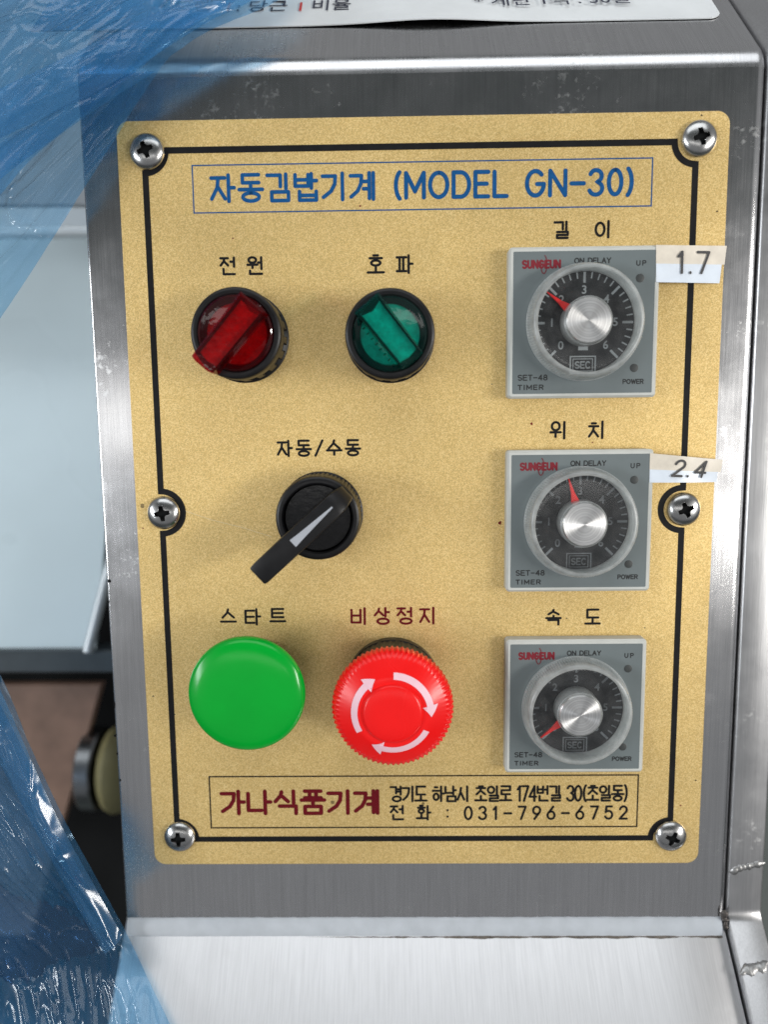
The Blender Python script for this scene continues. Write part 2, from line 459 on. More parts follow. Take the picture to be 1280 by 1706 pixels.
def inset(pts, d):
    n = len(pts); out = []
    for i in range(n):
        a, b, c = Vector(pts[i - 1]), Vector(pts[i]), Vector(pts[(i + 1) % n])
        t1, t2 = (b - a), (c - b)
        if t1.length < 1e-9 or t2.length < 1e-9: out.append(tuple(b)); continue
        t1.normalize(); t2.normalize()
        n1, n2 = Vector((-t1.y, t1.x)), Vector((-t2.y, t2.x))
        m = n1 + n2
        m = m / max(0.3, m.length_squared) * 2
        out.append(tuple(b + m * d))
    return out

def rrect(w, h, r, n=8, c=(0, 0)):
    pts = []
    for cx, cy, a0 in ((w / 2 - r, h / 2 - r, 0), (-w / 2 + r, h / 2 - r, 90), (-w / 2 + r, -h / 2 + r, 180), (w / 2 - r, -h / 2 + r, 270)):
        for i in range(n + 1):
            a = R(a0 + 90 * i / n); pts.append((c[0] + cx + r * math.cos(a), c[1] + cy + r * math.sin(a)))
    return pts

def circle(r, n=48, c=(0, 0), a0=0.0):
    return [(c[0] + r * math.cos(a0 + 2 * PI * i / n), c[1] + r * math.sin(a0 + 2 * PI * i / n)) for i in range(n)]

def ribbon(mb, pts, w, z, closed=False, cap=True):
    """a flat painted stroke of even width with mitred corners and round ends"""
    q = [Vector(pts[0])]
    for p in pts[1:]:
        if (Vector(p) - q[-1]).length > 1e-6: q.append(Vector(p))
    if closed and (q[0] - q[-1]).length < 1e-6: q.pop()
    n = len(q); L = []; Rr = []
    for i in range(n):
        if closed: a, b, c = q[i - 1], q[i], q[(i + 1) % n]
        else: a, b, c = q[max(i - 1, 0)], q[i], q[min(i + 1, n - 1)]
        t1 = (b - a).normalized() if (b - a).length > 0 else (c - b).normalized()
        t2 = (c - b).normalized() if (c - b).length > 0 else t1
        n1, n2 = Vector((-t1.y, t1.x)), Vector((-t2.y, t2.x))
        m = n1 + n2
        m = m * (2 / max(0.9, m.length_squared)) * (w / 2)
        L.append(b + m); Rr.append(b - m)
    vs = [(p.x, p.y, z) for p in L] + [(p.x, p.y, z) for p in Rr]; fs = []
    for i in range(n if closed else n - 1):
        j = (i + 1) % n
        fs.append((n + i, n + j, j, i))
    if cap and not closed:
        for e, o_ in ((0, 1), (n - 1, n - 2)):
            d = (q[e] - q[o_]).normalized(); nn = Vector((-d.y, d.x)); base = len(vs); k = 8
            for s_ in range(k + 1):
                a = PI * s_ / k
                p = q[e] - nn * (w / 2) * math.cos(a) + d * (w / 2) * math.sin(a)
                vs.append((p.x, p.y, z))
            fs.append(tuple(range(base, base + k + 1)))
    mb.add(vs, fs)

def arc(cx, cy, rx, ry, a0, a1, n=14):
    return [(cx + rx * math.cos(R(a0 + (a1 - a0) * i / n)), cy + ry * math.sin(R(a0 + (a1 - a0) * i / n))) for i in range(n + 1)]

# ------------------------------------------------------------------ the engraver's one-line alphabet
O_ = arc(.5, .5, .5, .5, 90, 450, 24)
CONS = {
 'ㄱ': [[(0, 1), (1, 1), (1, .0)]], 'ㄱs': [[(0, 1), (.95, 1), (.9, .62), (.62, .28), (.05, 0)]],
 'ㄴ': [[(0, 1), (0, .05), (1, .05)]], 'ㄷ': [[(1, 1), (0, 1), (0, 0), (1, 0)]],
 'ㄹ': [[(0, 1), (1, 1), (1, .5), (0, .5), (0, 0), (1, 0)]],
 'ㅁ': [[(0, 1), (0, 0), (1, 0), (1, 1), (0, 1)]],
 'ㅂ': [[(0, 1), (0, 0), (1, 0), (1, 1)], [(0, .55), (1, .55)]],
 'ㅅ': [[(.5, 1), (.42, .6), (0, 0)], [(.48, .62), (1, 0)]], 'ㅇ': [O_],
 'ㅈ': [[(.0, 1), (1, 1)], [(.52, 1), (.44, .55), (0, 0)], [(.5, .55), (1, 0)]],
 'ㅊ': [[(.3, 1), (.72, 1)], [(0, .78), (1, .78)], [(.52, .78), (.44, .45), (0, 0)], [(.5, .44), (1, 0)]],
 'ㅌ': [[(1, 1), (0, 1), (0, 0), (1, 0)], [(0, .5), (.95, .5)]],
 'ㅍ': [[(0, 1), (1, 1)], [(0, 0), (1, 0)], [(.3, 1), (.3, 0)], [(.7, 1), (.7, 0)]],
 'ㅎ': [[(.32, 1.06), (.68, 1.06)], [(0, .76), (1, .76)], arc(.5, .25, .38, .27, 90, 450, 20)],
}
CHO = 'ㄱㄲㄴㄷㄸㄹㅁㅂㅃㅅㅆㅇㅈㅉㅊㅋㅌㅍㅎ'
JUNG = 'ㅏㅐㅑㅒㅓㅔㅕㅖㅗㅘㅙㅚㅛㅜㅝㅞㅟㅠㅡㅢㅣ'
JONG = ['', 'ㄱ', 'ㄲ', 'ㄳ', 'ㄴ', 'ㄵ', 'ㄶ', 'ㄷ', 'ㄹ', 'ㄺ', 'ㄻ', 'ㄼ', 'ㄽ', 'ㄾ', 'ㄿ', 'ㅀ', 'ㅁ', 'ㅂ', 'ㅄ', 'ㅅ', 'ㅆ', 'ㅇ', 'ㅈ', 'ㅊ', 'ㅋ', 'ㅌ', 'ㅍ', 'ㅎ']
VV = {'ㅏ': [[(.25, 1), (.25, 0)], [(.25, .52), (1, .52)]], 'ㅓ': [[(.85, 1), (.85, 0)], [(.85, .55), (.1, .55)]],
      'ㅕ': [[(.9, 1), (.9, 0)], [(.9, .68), (.05, .68)], [(.9, .38), (.05, .38)]], 'ㅣ': [[(.6, 1), (.6, 0)]],
      'ㅖ': [[(1, 1), (1, 0)], [(.55, 1), (.55, .03)], [(.55, .68), (-.12, .68)], [(.55, .4), (-.12, .4)]]}
HV = {'ㅗ': [[(0, 0), (1, 0)], [(.5, 0), (.5, 1)]], 'ㅜ': [[(0, 1), (1, 1)], [(.5, 1), (.5, 0)]], 'ㅡ': [[(0, .5), (1, .5)]]}
CV = {'ㅘ': ('ㅗ', 'ㅏ'), 'ㅝ': ('ㅜ', 'ㅓ'), 'ㅟ': ('ㅜ', 'ㅣ')}
LAT = {  # glyph: (width, strokes)
 'M': (.80, [[(0, 0), (0, 1), (.5, .25), (1, 1), (1, 0)]]), 'O': (.78, [O_]), 'D': (.70, [[(0, 0), (0, 1), (.45, 1)] + arc(.45, .5, .55, .5, 90, -90) + [(0, 0)]]),
 'E': (.58, [[(1, 1), (0, 1), (0, 0), (1, 0)], [(0, .52), (.88, .52)]]), 'L': (.55, [[(0, 1), (0, 0), (1, 0)]]),
 'G': (.76, [arc(.5, .5, .5, .5, 45, 355, 22) + [(1, .47), (.6, .47)]]), 'N': (.68, [[(0, 0), (0, 1), (1, 0), (1, 1)]]),
 '-': (.55, [[(0, .47), (1, .47)]]), '(': (.30, [arc(1.5, .5, 1.1, .62, 120, 240)]), ')': (.30, [arc(-.5, .5, 1.1, .62, 60, -60)]),
 '/': (.50, [[(0, 0), (1, 1)]]), ':': (.12, [[(.5, .72), (.5, .70)], [(.5, .2), (.5, .18)]]), ' ': (.35, []), '.': (.10, [[(.5, .02), (.5, .0)]]),
 '0': (.56, [O_]), '1': (.26, [[(0, .78), (.7, 1), (.7, 0)]]),
 '2': (.56, [arc(.5, .72, .48, .28, 170, -30) + [(0, 0), (1, 0)]]),
 '3': (.56, [arc(.46, .76, .46, .24, 160, -90) + arc(.46, .26, .52, .26, 90, -160)]),
 '4': (.60, [[(.75, 0), (.75, 1), (0, .28), (1, .28)]]), '5': (.56, [[(.9, 1), (.15, 1), (.06, .54)] + arc(.46, .32, .52, .32, 130, -155)]),
 '6': (.56, [[(.80, 1), (.3, .62)] + arc(.5, .3, .5, .3, 150, 510, 24)]), '7': (.56, [[(0, 1), (1, 1), (.35, 0)]]),
 'S': (.60, [arc(.5, .75, .48, .25, 35, 270, 14) + arc(.5, .25, .5, .25, 90, -145, 14)]), 'U': (.64, [[(0, 1), (0, .35)] + arc(.5, .35, .5, .35, 180, 360, 14) + [(1, 1)]]),
 'A': (.70, [[(0, 0), (.5, 1), (1, 0)], [(.18, .36), (.82, .36)]]), 'Y': (.66, [[(0, 1), (.5, .48), (1, 1)], [(.5, .48), (.5, 0)]]),
 'P': (.60, [[(0, 0), (0, 1), (.55, 1)] + arc(.55, .74, .45, .26, 90, -90, 10) + [(0, .48)]]), 'R': (.64, [[(0, 0), (0, 1), (.55, 1)] + arc(.55, .74, .45, .26, 90, -90, 10) + [(0, .48)], [(.5, .48), (1, 0)]]),
 'W': (.95, [[(0, 1), (.25, 0), (.5, .9), (.75, 0), (1, 1)]]), 'T': (.62, [[(0, 1), (1, 1)], [(.5, 1), (.5, 0)]]), 'I': (.12, [[(.5, 0), (.5, 1)]]),
 '8': (.56, [arc(.5, .75, .42, .25, -90, 270, 20), arc(.5, .26, .5, .26, 90, 450, 20)]), 'C': (.70, [arc(.5, .5, .5, .5, 50, 310, 20)]),
 '9': (.56, [[(.2, 0), (.7, .38)] + arc(.5, .7, .5, .3, -30, 330, 24)]),
}
def boxed(strokes, x0, x1, y0, y1):
    return [[(x0 + x * (x1 - x0), y0 + y * (y1 - y0)) for x, y in s] for s in strokes]
def glyph(ch):
    if ch in LAT:
        w, s = LAT[ch]; return w, [[(x * w, y) for x, y in q] for q in s]
    k = ord(ch) - 0xAC00
    c, v, f = CHO[k // 588], JUNG[(k % 588) // 28], JONG[k % 28]
    cs = CONS[c]; out = []
    if v in VV:
        side = CONS['ㄱs'] if c == 'ㄱ' and not f else cs
        wide = v in 'ㅖㅕㅓ'
        cx1 = .50 if wide else .58
        if f:
            out += boxed(side, .02, cx1, .54, .97) + boxed(VV[v], .64, .94, .46, 1) + boxed(CONS[f], .20, .92, 0, .37 if f == 'ㄹ' else .33)
        else:
            out += boxed(side, 0, cx1, .10, .90) + boxed(VV[v], .66 if not wide else .60, .98, 0, 1)
    elif v in HV:
        if f: out += boxed(cs, .15, .85, .70, 1) + boxed(HV[v], 0, 1, .44, .60) + boxed(CONS[f], .15, .85, 0, .31)
        else: out += boxed(cs, .12, .88, .46, 1) + boxed(HV[v], 0, 1, .05, .34)
    else:
        h, vv = CV[v]
        if f: out += boxed(cs, .08, .56, .68, 1) + boxed(HV[h], 0, .64, .38, .56) + boxed(VV[vv], .66, .94, .30, 1) + boxed(CONS[f], .15, .92, 0, .20)
        else: out += boxed(cs, .08, .58, .50, 1) + boxed(HV[h], 0, .66, .10, .38) + boxed(VV[vv], .72, 1.0, 0, 1)
    return 1.0, out

def sharp_split(pts):
    """cut a stroke where it doubles back, so that each run keeps its full width"""
    out = [[pts[0]]]
    for i in range(1, len(pts)):
        out[-1].append(pts[i])
        if i < len(pts) - 1:
            a = Vector(pts[i]) - Vector(pts[i - 1]); b = Vector(pts[i + 1]) - Vector(pts[i])
            if a.length > 1e-6 and b.length > 1e-6 and a.normalized().dot(b.normalized()) < .35: out.append([pts[i]])
    return out

def lettering(text, px, w, m, parent, gap=None, z=0.06, name='lettering', label=None):
    """a line of engraved writing filling the pixel box px = (x0, x1, ytop, ybottom) on the plate"""
    x0, x1, yt, yb = px
    A, B = P(x0, (yt + yb) / 2 + 0), P(x1, (yt + yb) / 2)
    top, bot = P((x0 + x1) / 2, yt), P((x0 + x1) / 2, yb)
    h = (top - bot).length - w; wid = B.x - A.x - w
    gl = [glyph(c) for c in text]
    ws = [a for a, _ in gl]
    hor = h * 0.95
    if gap is None:
        gapmm = (wid - sum(ws) * hor) / max(1, len(ws) - 1); sx = hor
    else:
        sx = wid / (sum(ws) + gap * (len(ws) - 1)); gapmm = gap * sx
    mb = MB(); x = A.x + w / 2; k = 0
    for (a, st) in gl:
        for s in st:
            for q in sharp_split([(x + px_ * sx, bot.y + w / 2 + py_ * h) for px_, py_ in s]):
                ribbon(mb, q, w, z + 0.012 * (k % 5))
                k += 1
        x += a * sx + gapmm
    o = mb.build(name, m, parent, angle=None)
    if label: o['label'] = label
    return o

def stroke_label(name, text, x0, x1, y0, y1, w, m, parent, z, gap=.26):
    gl = [glyph(c) for c in text]; tot = sum(a for a, _ in gl) + gap * (len(gl) - 1)
    sx = (x1 - x0 - w) / tot; x = x0 + w / 2; h = y1 - y0 - w; mb = MB(); k = 0
    for a, stk in gl:
        for st_ in stk:
            for q_ in sharp_split([(x + u_ * sx, y0 + w / 2 + v_ * h) for u_, v_ in st_]):
                ribbon(mb, q_, w, z + .008 * (k % 5)); k += 1
        x += (a + gap) * sx
    return mb.build(name, m, parent, angle=None)

def font_text(name, body, size, m, parent, loc, align='CENTER', extr=0.02, off=0.0, shear=0.0, sx=1.0, space=1.0, rot=None):
    c = bpy.data.curves.new(name, 'FONT'); c.body = body; c.size = size * MM
    c.align_x = align; c.align_y = 'CENTER'; c.offset = off * MM; c.shear = shear; c.space_character = space
    c.fill_mode = 'FRONT'; c.resolution_u = 4
    o = bpy.data.objects.new(name, c); COL.objects.link(o)
    dg = bpy.context.evaluated_depsgraph_get(); dg.update()
    me = bpy.data.meshes.new_from_object(o.evaluated_get(dg))
    bpy.data.objects.remove(o)
    me.name = name
    for v in me.vertices: v.co.x *= sx
    me.materials.clear(); me.materials.append(m)
    q = link(name, me, parent, loc)
    if rot is not None: q.matrix_local = Matrix.Translation(Vector(loc) * MM) @ rot
    return q

# ------------------------------------------------------------------ setting: floor under the machine
fl = MB().grid([[(-6000, -6000, 0), (6000, -6000, 0)], [(-6000, 6000, 0), (6000, 6000, 0)]])
fo = fl.build('floor', floor_m)
fo.matrix_world = Matrix.Identity(4)
tag(fo, kind='structure')

# ------------------------------------------------------------------ steel cabinet
ZP = -1.5                                              # front sheet under the plate
U = Vector((math.sin(R(46)), -math.cos(R(46))))        # (y, z) level direction, away from us
XL0 = P(167, 800, ZP).x
XR0 = P(1242, 900, ZP).x
YB = P(640, 1546, ZP).y
YT = P(640, 84, ZP).y
cab = thing('control_cabinet', (0, 0, 0), label='brushed stainless steel cabinet with a sloping front that carries the gold control plate', cat='cabinet')

def profile(y0, zoff, rb, back=230, n=10):
    """(y, z, ny, nz) up the front, round the top bend and back over the top"""
    pts = [(y0 + (YT - 7 - y0) * i / 24, ZP + zoff, 0.0, 1.0) for i in range(25)]
    yc, zc = YT - 7, ZP + zoff - rb
    for i in range(1, n + 1):
        a = R(44) * i / n
        pts.append((yc + rb * math.sin(a), zc + rb * math.cos(a), math.sin(a), math.cos(a)))
    y1, z1 = pts[-1][0], pts[-1][1]
    for i in range(1, 9):
        pts.append((y1 + U.x * back * i / 8, z1 + U.y * back * i / 8, math.sin(R(44)), math.cos(R(44))))
    return pts
def swept(prof, xs):
    """xs: (x, drop) across the sheet; drop is measured inwards from the sheet's face"""
    return [[(x, y - ny * d, z - nz * d) for x, d in xs] for (y, z, ny, nz) in prof]
rb = 11.0
rE = 3.4
xs = [(XL0, 18), (XL0, 0.7), (XL0 + 0.2, 0.2), (XL0 + 0.7, 0)] + [(XL0 + 1 + (XR0 - rE - XL0 - 1) * i / 12, 0) for i in range(13)]
xs += [(XR0 - rE + rE * math.sin(R(a)), rE * (1 - math.cos(R(a)))) for a in range(9, 91, 9)] + [(XR0, 18)]
pf = profile(YB - 3, 0, rb)
nfront = 25 + 8
front = MB().grid(swept(pf[:25], xs)).build('front_sheet', steel, cab, angle=50)
topm = MB().grid(swept(pf[24:], xs)).build('top_sheet', steel_top, cab, angle=50)
# level ledge in front of the foot of the panel
F = -U
lp = [(YB + U.x * 4 + F.x * s, ZP + U.y * 4 + F.y * s, math.sin(R(44)), math.cos(R(44))) for s in (0, 4, 10, 25, 45, 70, 100, 130)]
xl = [(XL0 - 1.0, 20), (XL0 - 1.0, 0.5), (XL0 - 0.4, 0)] + [(XL0 + (XR0 - 1 - XL0) * i / 8, 0) for i in range(9)] + [(XR0 - 0.6, 0.2), (XR0 - 0.3, 0.8), (XR0 - 0.3, 15)]
MB().grid(swept(lp, xl), flip=True).build('ledge', steel_ledge, cab, angle=50)
# sealant bead in the corner between panel and ledge
rows = []
xa, xb = XL0 + 0.6, XR0 - 2.0
N = 260
for i in range(N + 1):
    x = xa + (xb - xa) * i / N
    e1 = mnoise.noise(Vector((x * 0.35, 1.3, 0))) * 0.16 + mnoise.noise(Vector((x * 1.7, 4.3, 0))) * 0.10
    e2 = mnoise.noise(Vector((x * 0.30, 7.7, 0))) * 0.18 + mnoise.noise(Vector((x * 1.3, 2.1, 0))) * 0.10
    tp = (YB + 4.4 + e1, ZP + 0.06)
    ft = (YB + F.x * (2.6 + e2 * .6), ZP + F.y * (2.6 + e2 * .6) + 0.1)
    row = []
    for k in range(7):
        t = k / 6
        y = tp[0] + (ft[0] - tp[0]) * t; z = tp[1] + (ft[1] - tp[1]) * t
        b_ = math.sin(PI * t) ** 0.6 * 0.55
        row.append((x, y + b_ * 0.35, z + b_))
    rows.append([(x, tp[0], tp[1] - 1.0)] + row + [(x, ft[0] - .5, ft[1] - 1.2)])
MB().grid(rows, flip=True).build('sealant_bead', caulk_m, cab, angle=60)
# thin dark line of uneven width along the foot of the bead
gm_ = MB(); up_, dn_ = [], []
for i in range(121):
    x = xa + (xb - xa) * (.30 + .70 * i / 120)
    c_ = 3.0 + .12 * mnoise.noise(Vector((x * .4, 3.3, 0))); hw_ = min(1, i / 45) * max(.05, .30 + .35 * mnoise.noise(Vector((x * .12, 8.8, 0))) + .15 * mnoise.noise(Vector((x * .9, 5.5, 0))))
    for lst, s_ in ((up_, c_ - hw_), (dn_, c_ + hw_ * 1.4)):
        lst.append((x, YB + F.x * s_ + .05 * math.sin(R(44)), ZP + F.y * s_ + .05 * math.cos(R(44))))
gm_.grid([up_, dn_], flip=True).build('dark_line', plain('seam_dark', (0.10, 0.085, 0.07), 0.6, 0, 0.4, 500), cab, angle=None)
# side strip that follows the outline: over the top, down the front, out along the ledge
SX0, SX1 = XR0 + 0.35, XR0 + 13.3
pst = profile(YB + 7, -0.6, rb)
y0s, z0s = pst[0][0], pst[0][1]
low = []
for i in range(1, 9):                                  # concave bend at the foot
    a = R(44) * i / 8
    r_ = 6
    # the strip turns from down the front to out along the ledge
    low.append((y0s - r_ * math.sin(a) * 1.0, z0s + r_ * (1 - math.cos(a)), math.sin(a), math.cos(a)))
y1s, z1s = low[-1][0], low[-1][1]
for s in (2, 6, 12, 25, 45, 80, 120):
    low.append((y1s + F.x * s, z1s + F.y * s, math.sin(R(44)), math.cos(R(44))))
pst = low[::-1] + pst
xst = [(SX0, 20), (SX0, 0.9), (SX0 + 0.25, 0.25), (SX0 + 0.9, 0), ((SX0 + SX1) / 2, 0), (SX1 - 0.9, 0), (SX1 - 0.25, 0.25), (SX1, 0.9), (SX1, 20)]
MB().grid(swept(pst, xst)).build('side_strip', steel_strip, cab, angle=50)
# dark joint between sheet and strip
MB().add([(XR0 - 1.5, YB - 60, -9), (SX0 + 1.5, YB - 60, -9), (SX0 + 1.5, YT - 8, -9), (XR0 - 1.5, YT - 8, -9)], [(0, 1, 2, 3)]).build('joint', dark_m, cab)
def bead(p0, p1, up, rad, name, m, seed, n=26, ragged=0.5):
    rows = []
    d = (p1 - p0); ax = d.normalized(); out = up.normalized(); sd = ax.cross(out)
    for i in range(n + 1):
        t = i / n
        c = p0 + d * t
        r_ = rad * (0.75 + ragged * (mnoise.noise(Vector((t * 6.0, seed, 0.3))) + 0.6 * mnoise.noise(Vector((t * 17, seed, 2.3)))))
        r_ *= min(1, 0.25 + 6 * min(t, 1 - t))
        off = sd * (rad * 0.6 * mnoise.noise(Vector((t * 4, seed + 9, 0))))
        rows.append([tuple(c + off + sd * (r_ * math.cos(a)) + out * (r_ * 0.45 * math.sin(a))) for a in [PI * 2 * k / 12 for k in range(13)]])
    return MB().grid(rows).build(name, m, cab, angle=70)
zf = ZP - 0.6
bead(Vector((SX0 - .2, P(1220, 1452, zf).y, zf)), Vector((SX1 + .2, P(1268, 1437, zf).y, zf)), Vector((0, 0, 1)), 1.6, 'weld_bead', weld_m, 3.1)
nl = Vector((0, math.sin(R(44)), math.cos(R(44))))
p_l = Vector((0, y1s, z1s))
a_ = PP(1232, 1620, p_l, nl); b_ = PP(1282, 1606, p_l, nl)
bead(a_, b_, nl, 1.9, 'weld_bead', weld_m, 8.4)
pl_ = Vector((0, YB, ZP))
bead(P(1206, 1516, ZP + 1.0), P(1213, 1550, ZP + 1.6), Vector((-.3, .3, 1)), 1.5, 'weld_bead', weld_dark, 5.5, ragged=0.8)['label'] = 'dark scorched weld bead'
# drilled pin holes by the left edge and a pit at the top corner
for (hx, hy, hr) in ((182, 968, 0.62), (181, 1003, 0.34)):
    c = P(hx, hy, ZP)
    MB().lathe([(hr, ZP - 0.5), (hr, ZP + 0.03)], 20, (c.x, c.y)).build('pin_hole', dark_m, cab)
for (hx, hy, w_, h_) in ((190, 1175, .35, 1.3), (191, 1226, .3, .5), (195, 1256, .3, .5), (200, 1300, .35, .5)):
    c = P(hx, hy, ZP)
    MB().prism([(c.x + w_ * math.cos(a) * (1 + .3 * math.sin(3 * a)), c.y + h_ * math.sin(a)) for a in [2 * PI * k / 12 for k in range(12)]], ZP - .3, ZP + .02).build('dent', dark_m, cab)

# black sheet added for the unlit inside of the machine, behind the cabinet's left side
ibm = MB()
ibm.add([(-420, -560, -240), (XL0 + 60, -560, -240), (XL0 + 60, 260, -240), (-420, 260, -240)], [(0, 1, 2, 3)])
inner = ibm.build('dark_backing', dark_m)
tag(inner, 'black sheet standing for the unlit inside of the machine, deep behind the conveyor belt', 'backing sheet')

# ------------------------------------------------------------------ gold face plate
plate = thing('face_plate', (0, 0, 0), label='gold control plate with black border line and engraved Korean lettering', cat='control plate')
MB().prism(rrect(200, 260.3, 4.2, 10), ZP + 0.02, 0.0, 0.12).build('plate', gold, plate, angle=40)
SCREW_PX = {'tl': (243, 251, 20), 'tr': (1168, 229, 14), 'ml': (271, 855, 8), 'mr': (1142, 849, 22), 'bl': (298, 1396, 2), 'br': (1120, 1395, 68)}
SC = {k: P(a, b, 1.6) for k, (a, b, c) in SCREW_PX.items()}
bx0, bx1 = P(250, 640).x, P(1150, 600).x
bx0 = (P(247, 300).x + P(290, 1360).x) / 2; bx1 = (P(1159, 290).x + P(1118, 1355).x) / 2
by1 = (P(300, 249).y + P(1120, 238).y) / 2; by0 = (P(320, 1396).y + P(1080, 1398).y) / 2
rc_ = 7.0; rm = 7.4
path = []
path += arc(bx0, by1, rc_, rc_, 270, 360, 12)
path += arc(bx1, by1, rc_, rc_, 180, 270, 12)
ym = SC['mr'].y
path += arc(bx1, ym, rm, rm, 90, 270, 22)
path += arc(bx1, by0, rc_, rc_, 90, 180, 12)
path += arc(bx0, by0, rc_, rc_, 0, 90, 12)
ym = SC['ml'].y
path += arc(bx0, ym, rm, rm, -90, 90, 22)
mb = MB(); ribbon(mb, path, 2.05, 0.07, closed=True); mb.build('border_line', ink_black, plate, angle=None)
def frame(px, m, w):
    pts = [(P(x, y).x, P(x, y).y) for x, y in px]
    x0 = (pts[0][0] + pts[3][0]) / 2; x1 = (pts[1][0] + pts[2][0]) / 2; y1 = (pts[0][1] + pts[1][1]) / 2; y0 = (pts[2][1] + pts[3][1]) / 2
    mb = MB(); ribbon(mb, [(x0, y0), (x1, y0), (x1, y1), (x0, y1)], w, 0.05, closed=True); return mb.build('frame_line', m, plate, angle=None)
frame(((320, 276), (1088, 263), (1086, 343), (323, 355)), ink_blue, 0.42)['label'] = 'thin blue frame round the title'
frame(((348, 1293), (1064, 1292), (1062, 1379), (352, 1377)), ink_black, 0.5)['label'] = 'thin black frame round the maker name'
lettering('자동김밥기계', (349, 626, 287, 337), 1.2, ink_blue, plate, gap=.20)
lettering('(MODEL GN-30)', (652, 1061, 282, 330), 1.35, ink_blue, plate)
K = 0.80
lettering('길이', (922, 1020, 367, 398), K, ink_black, plate)
lettering('전원', (365, 440, 427, 459), K, ink_black, plate)
lettering('호파', (611, 690, 424, 457), K, ink_black, plate)
lettering('위치', (916, 1010, 701, 732), K, ink_black, plate)
lettering('자동/수동', (461, 602, 732, 761), K, ink_black, plate)
lettering('스타트', (366, 477, 1013, 1042), K, ink_black, plate)
lettering('비상정지', (584, 728, 1011, 1041), K, ink_red, plate)
lettering('속도', (909, 1002, 1014, 1042), K, ink_black, plate)
lettering('가나식품기계', (366, 633, 1315, 1358), 1.42, ink_red, plate, gap=.17)
lettering('경기도 하남시 초일로 174번길 30(초일동)', (649, 1049, 1308, 1336), 0.82, ink_black, plate, gap=.11)
lettering('전', (649, 675, 1341, 1367), 0.82, ink_black, plate)
lettering('화', (693, 720, 1341, 1367), 0.82, ink_black, plate)
lettering(':', (743, 749, 1342, 1366), 0.82, ink_black, plate)
lettering('031-796-6752', (773, 1047, 1342, 1366), 0.82, ink_black, plate)

sc_ = MB(); ribbon(sc_, [(P(a, b).x, P(a, b).y) for a, b in ((302, 849), (352, 866), (404, 879), (452, 894))], .16, .05)
sc_.build('scratch', plain('bare_scratch', (0.80, 0.66, 0.42), 0.4, 0.6, 0.2, 900), plate, angle=None)

speck_red = plain('rust_red_speck', (0.16, 0.012, 0.012), 0.6, 0, 0.2, 900, spec=0.2)
for sx_, sy_, sr_, sm_ in ((600, 343, .40, speck_red), (388, 397, .28, speck_red), (886, 706, .55, speck_red), (833, 871, .75, speck_red), (988, 737, .25, speck_red), (710, 592, .35, ink_black),
                      (642, 597, .22, ink_black), (1170, 192, .30, ink_black), (290, 1190, .40, ink_black), (255, 1160, .30, ink_black), (1196, 352, .28, ink_black), (945, 1030, .24, ink_black), (1075, 1046, .26, ink_black),
                      (238, 880, .30, speck_red), (820, 640, .20, ink_black), (610, 1110, .24, ink_black), (1135, 1342, .35, speck_red), (1160, 1300, .30, ink_black)):
    c = P(sx_, sy_); ph = sx_ * .7
    MB().prism([(c.x + sr_ * (1 + .35 * math.sin(2 * a + ph)) * math.cos(a), c.y + sr_ * (.75 + .3 * math.sin(3 * a + ph)) * math.sin(a)) for a in [2 * PI * k / 12 for k in range(12)]], 0.0, .05).build('speck', sm_, plate, angle=None)

# ------------------------------------------------------------------ screws
def screw_mesh():
    mb = MB(); nr, ns = 60, 180; Rr = 5.75; H = 2.9
    rows = []
    for i in range(nr + 1):
        r = Rr * (i / nr); row = []
        for j in range(ns):
            a = 2 * PI * j / ns; x, y = r * math.cos(a), r * math.sin(a)
            z = 0.25 + H * math.sqrt(max(0, 1 - (r / (Rr * 1.02)) ** 2.3))
            d = 9
            for u, v in ((x, y), (y, x)):
                ww = 0.92 - 0.14 * abs(u)
                d = min(d, max(abs(v) - ww, abs(u) - 2.55))
            d = min(d, math.hypot(x, y) - 1.35)
            z -= 2.3 * min(1, max(0, (0.10 - d) / 0.22))
            row.append((x, y, z))
        rows.append(row + [row[0]])
    mb.grid(rows)
    mb.add([(Rr * math.cos(2 * PI * j / ns), Rr * math.sin(2 * PI * j / ns), z) for z in (0.0, rows[-1][0][2]) for j in range(ns)],
           [(j, (j + 1) % ns, ns + (j + 1) % ns, ns + j) for j in range(ns)])
    return mb
s_lab = {'tl': 'domed cross-head screw in the top left corner of the gold plate', 'tr': 'domed cross-head screw in the top right corner of the gold plate',
         'ml': 'domed cross-head screw halfway down the left edge of the gold plate', 'mr': 'domed cross-head screw below the 2.4 paper strip',
         'bl': 'domed cross-head screw in the bottom left corner of the gold plate', 'br': 'domed cross-head screw in the bottom right corner of the gold plate'}
first = None
for k, (a, b, rz) in SCREW_PX.items():
    c = SC[k]
    if first is None:
        first = screw_mesh().build('screw', screw_steel, None, (c.x, c.y, 0.0), angle=40, rotz=R(rz)); o = first
        star = []
        for q in range(4):
            for (u_, v_) in ((1.0, -1.0), (2.3, -.62), (2.3, .62), (1.0, 1.0)):
                star.append((u_ * math.cos(q * PI / 2) - v_ * math.sin(q * PI / 2), u_ * math.sin(q * PI / 2) + v_ * math.cos(q * PI / 2)))
        star = [p for k_, p in enumerate(star) if k_ % 4 != 3]
        rec = MB().prism(star, .5, 1.75).build('recess_shade', dark_m, first, angle=None)  # black plug paints the shade inside the cross slot
    else:
        o = first.copy(); COL.objects.link(o)
        r2 = rec.copy(); COL.objects.link(r2); r2.parent = o
        o.matrix_world = M @ Matrix.Translation(Vector((c.x, c.y, 0)) * MM) @ Matrix.Rotation(R(rz), 4, 'Z')
    tag(o, s_lab[k], 'screw', 'screws round the gold plate')

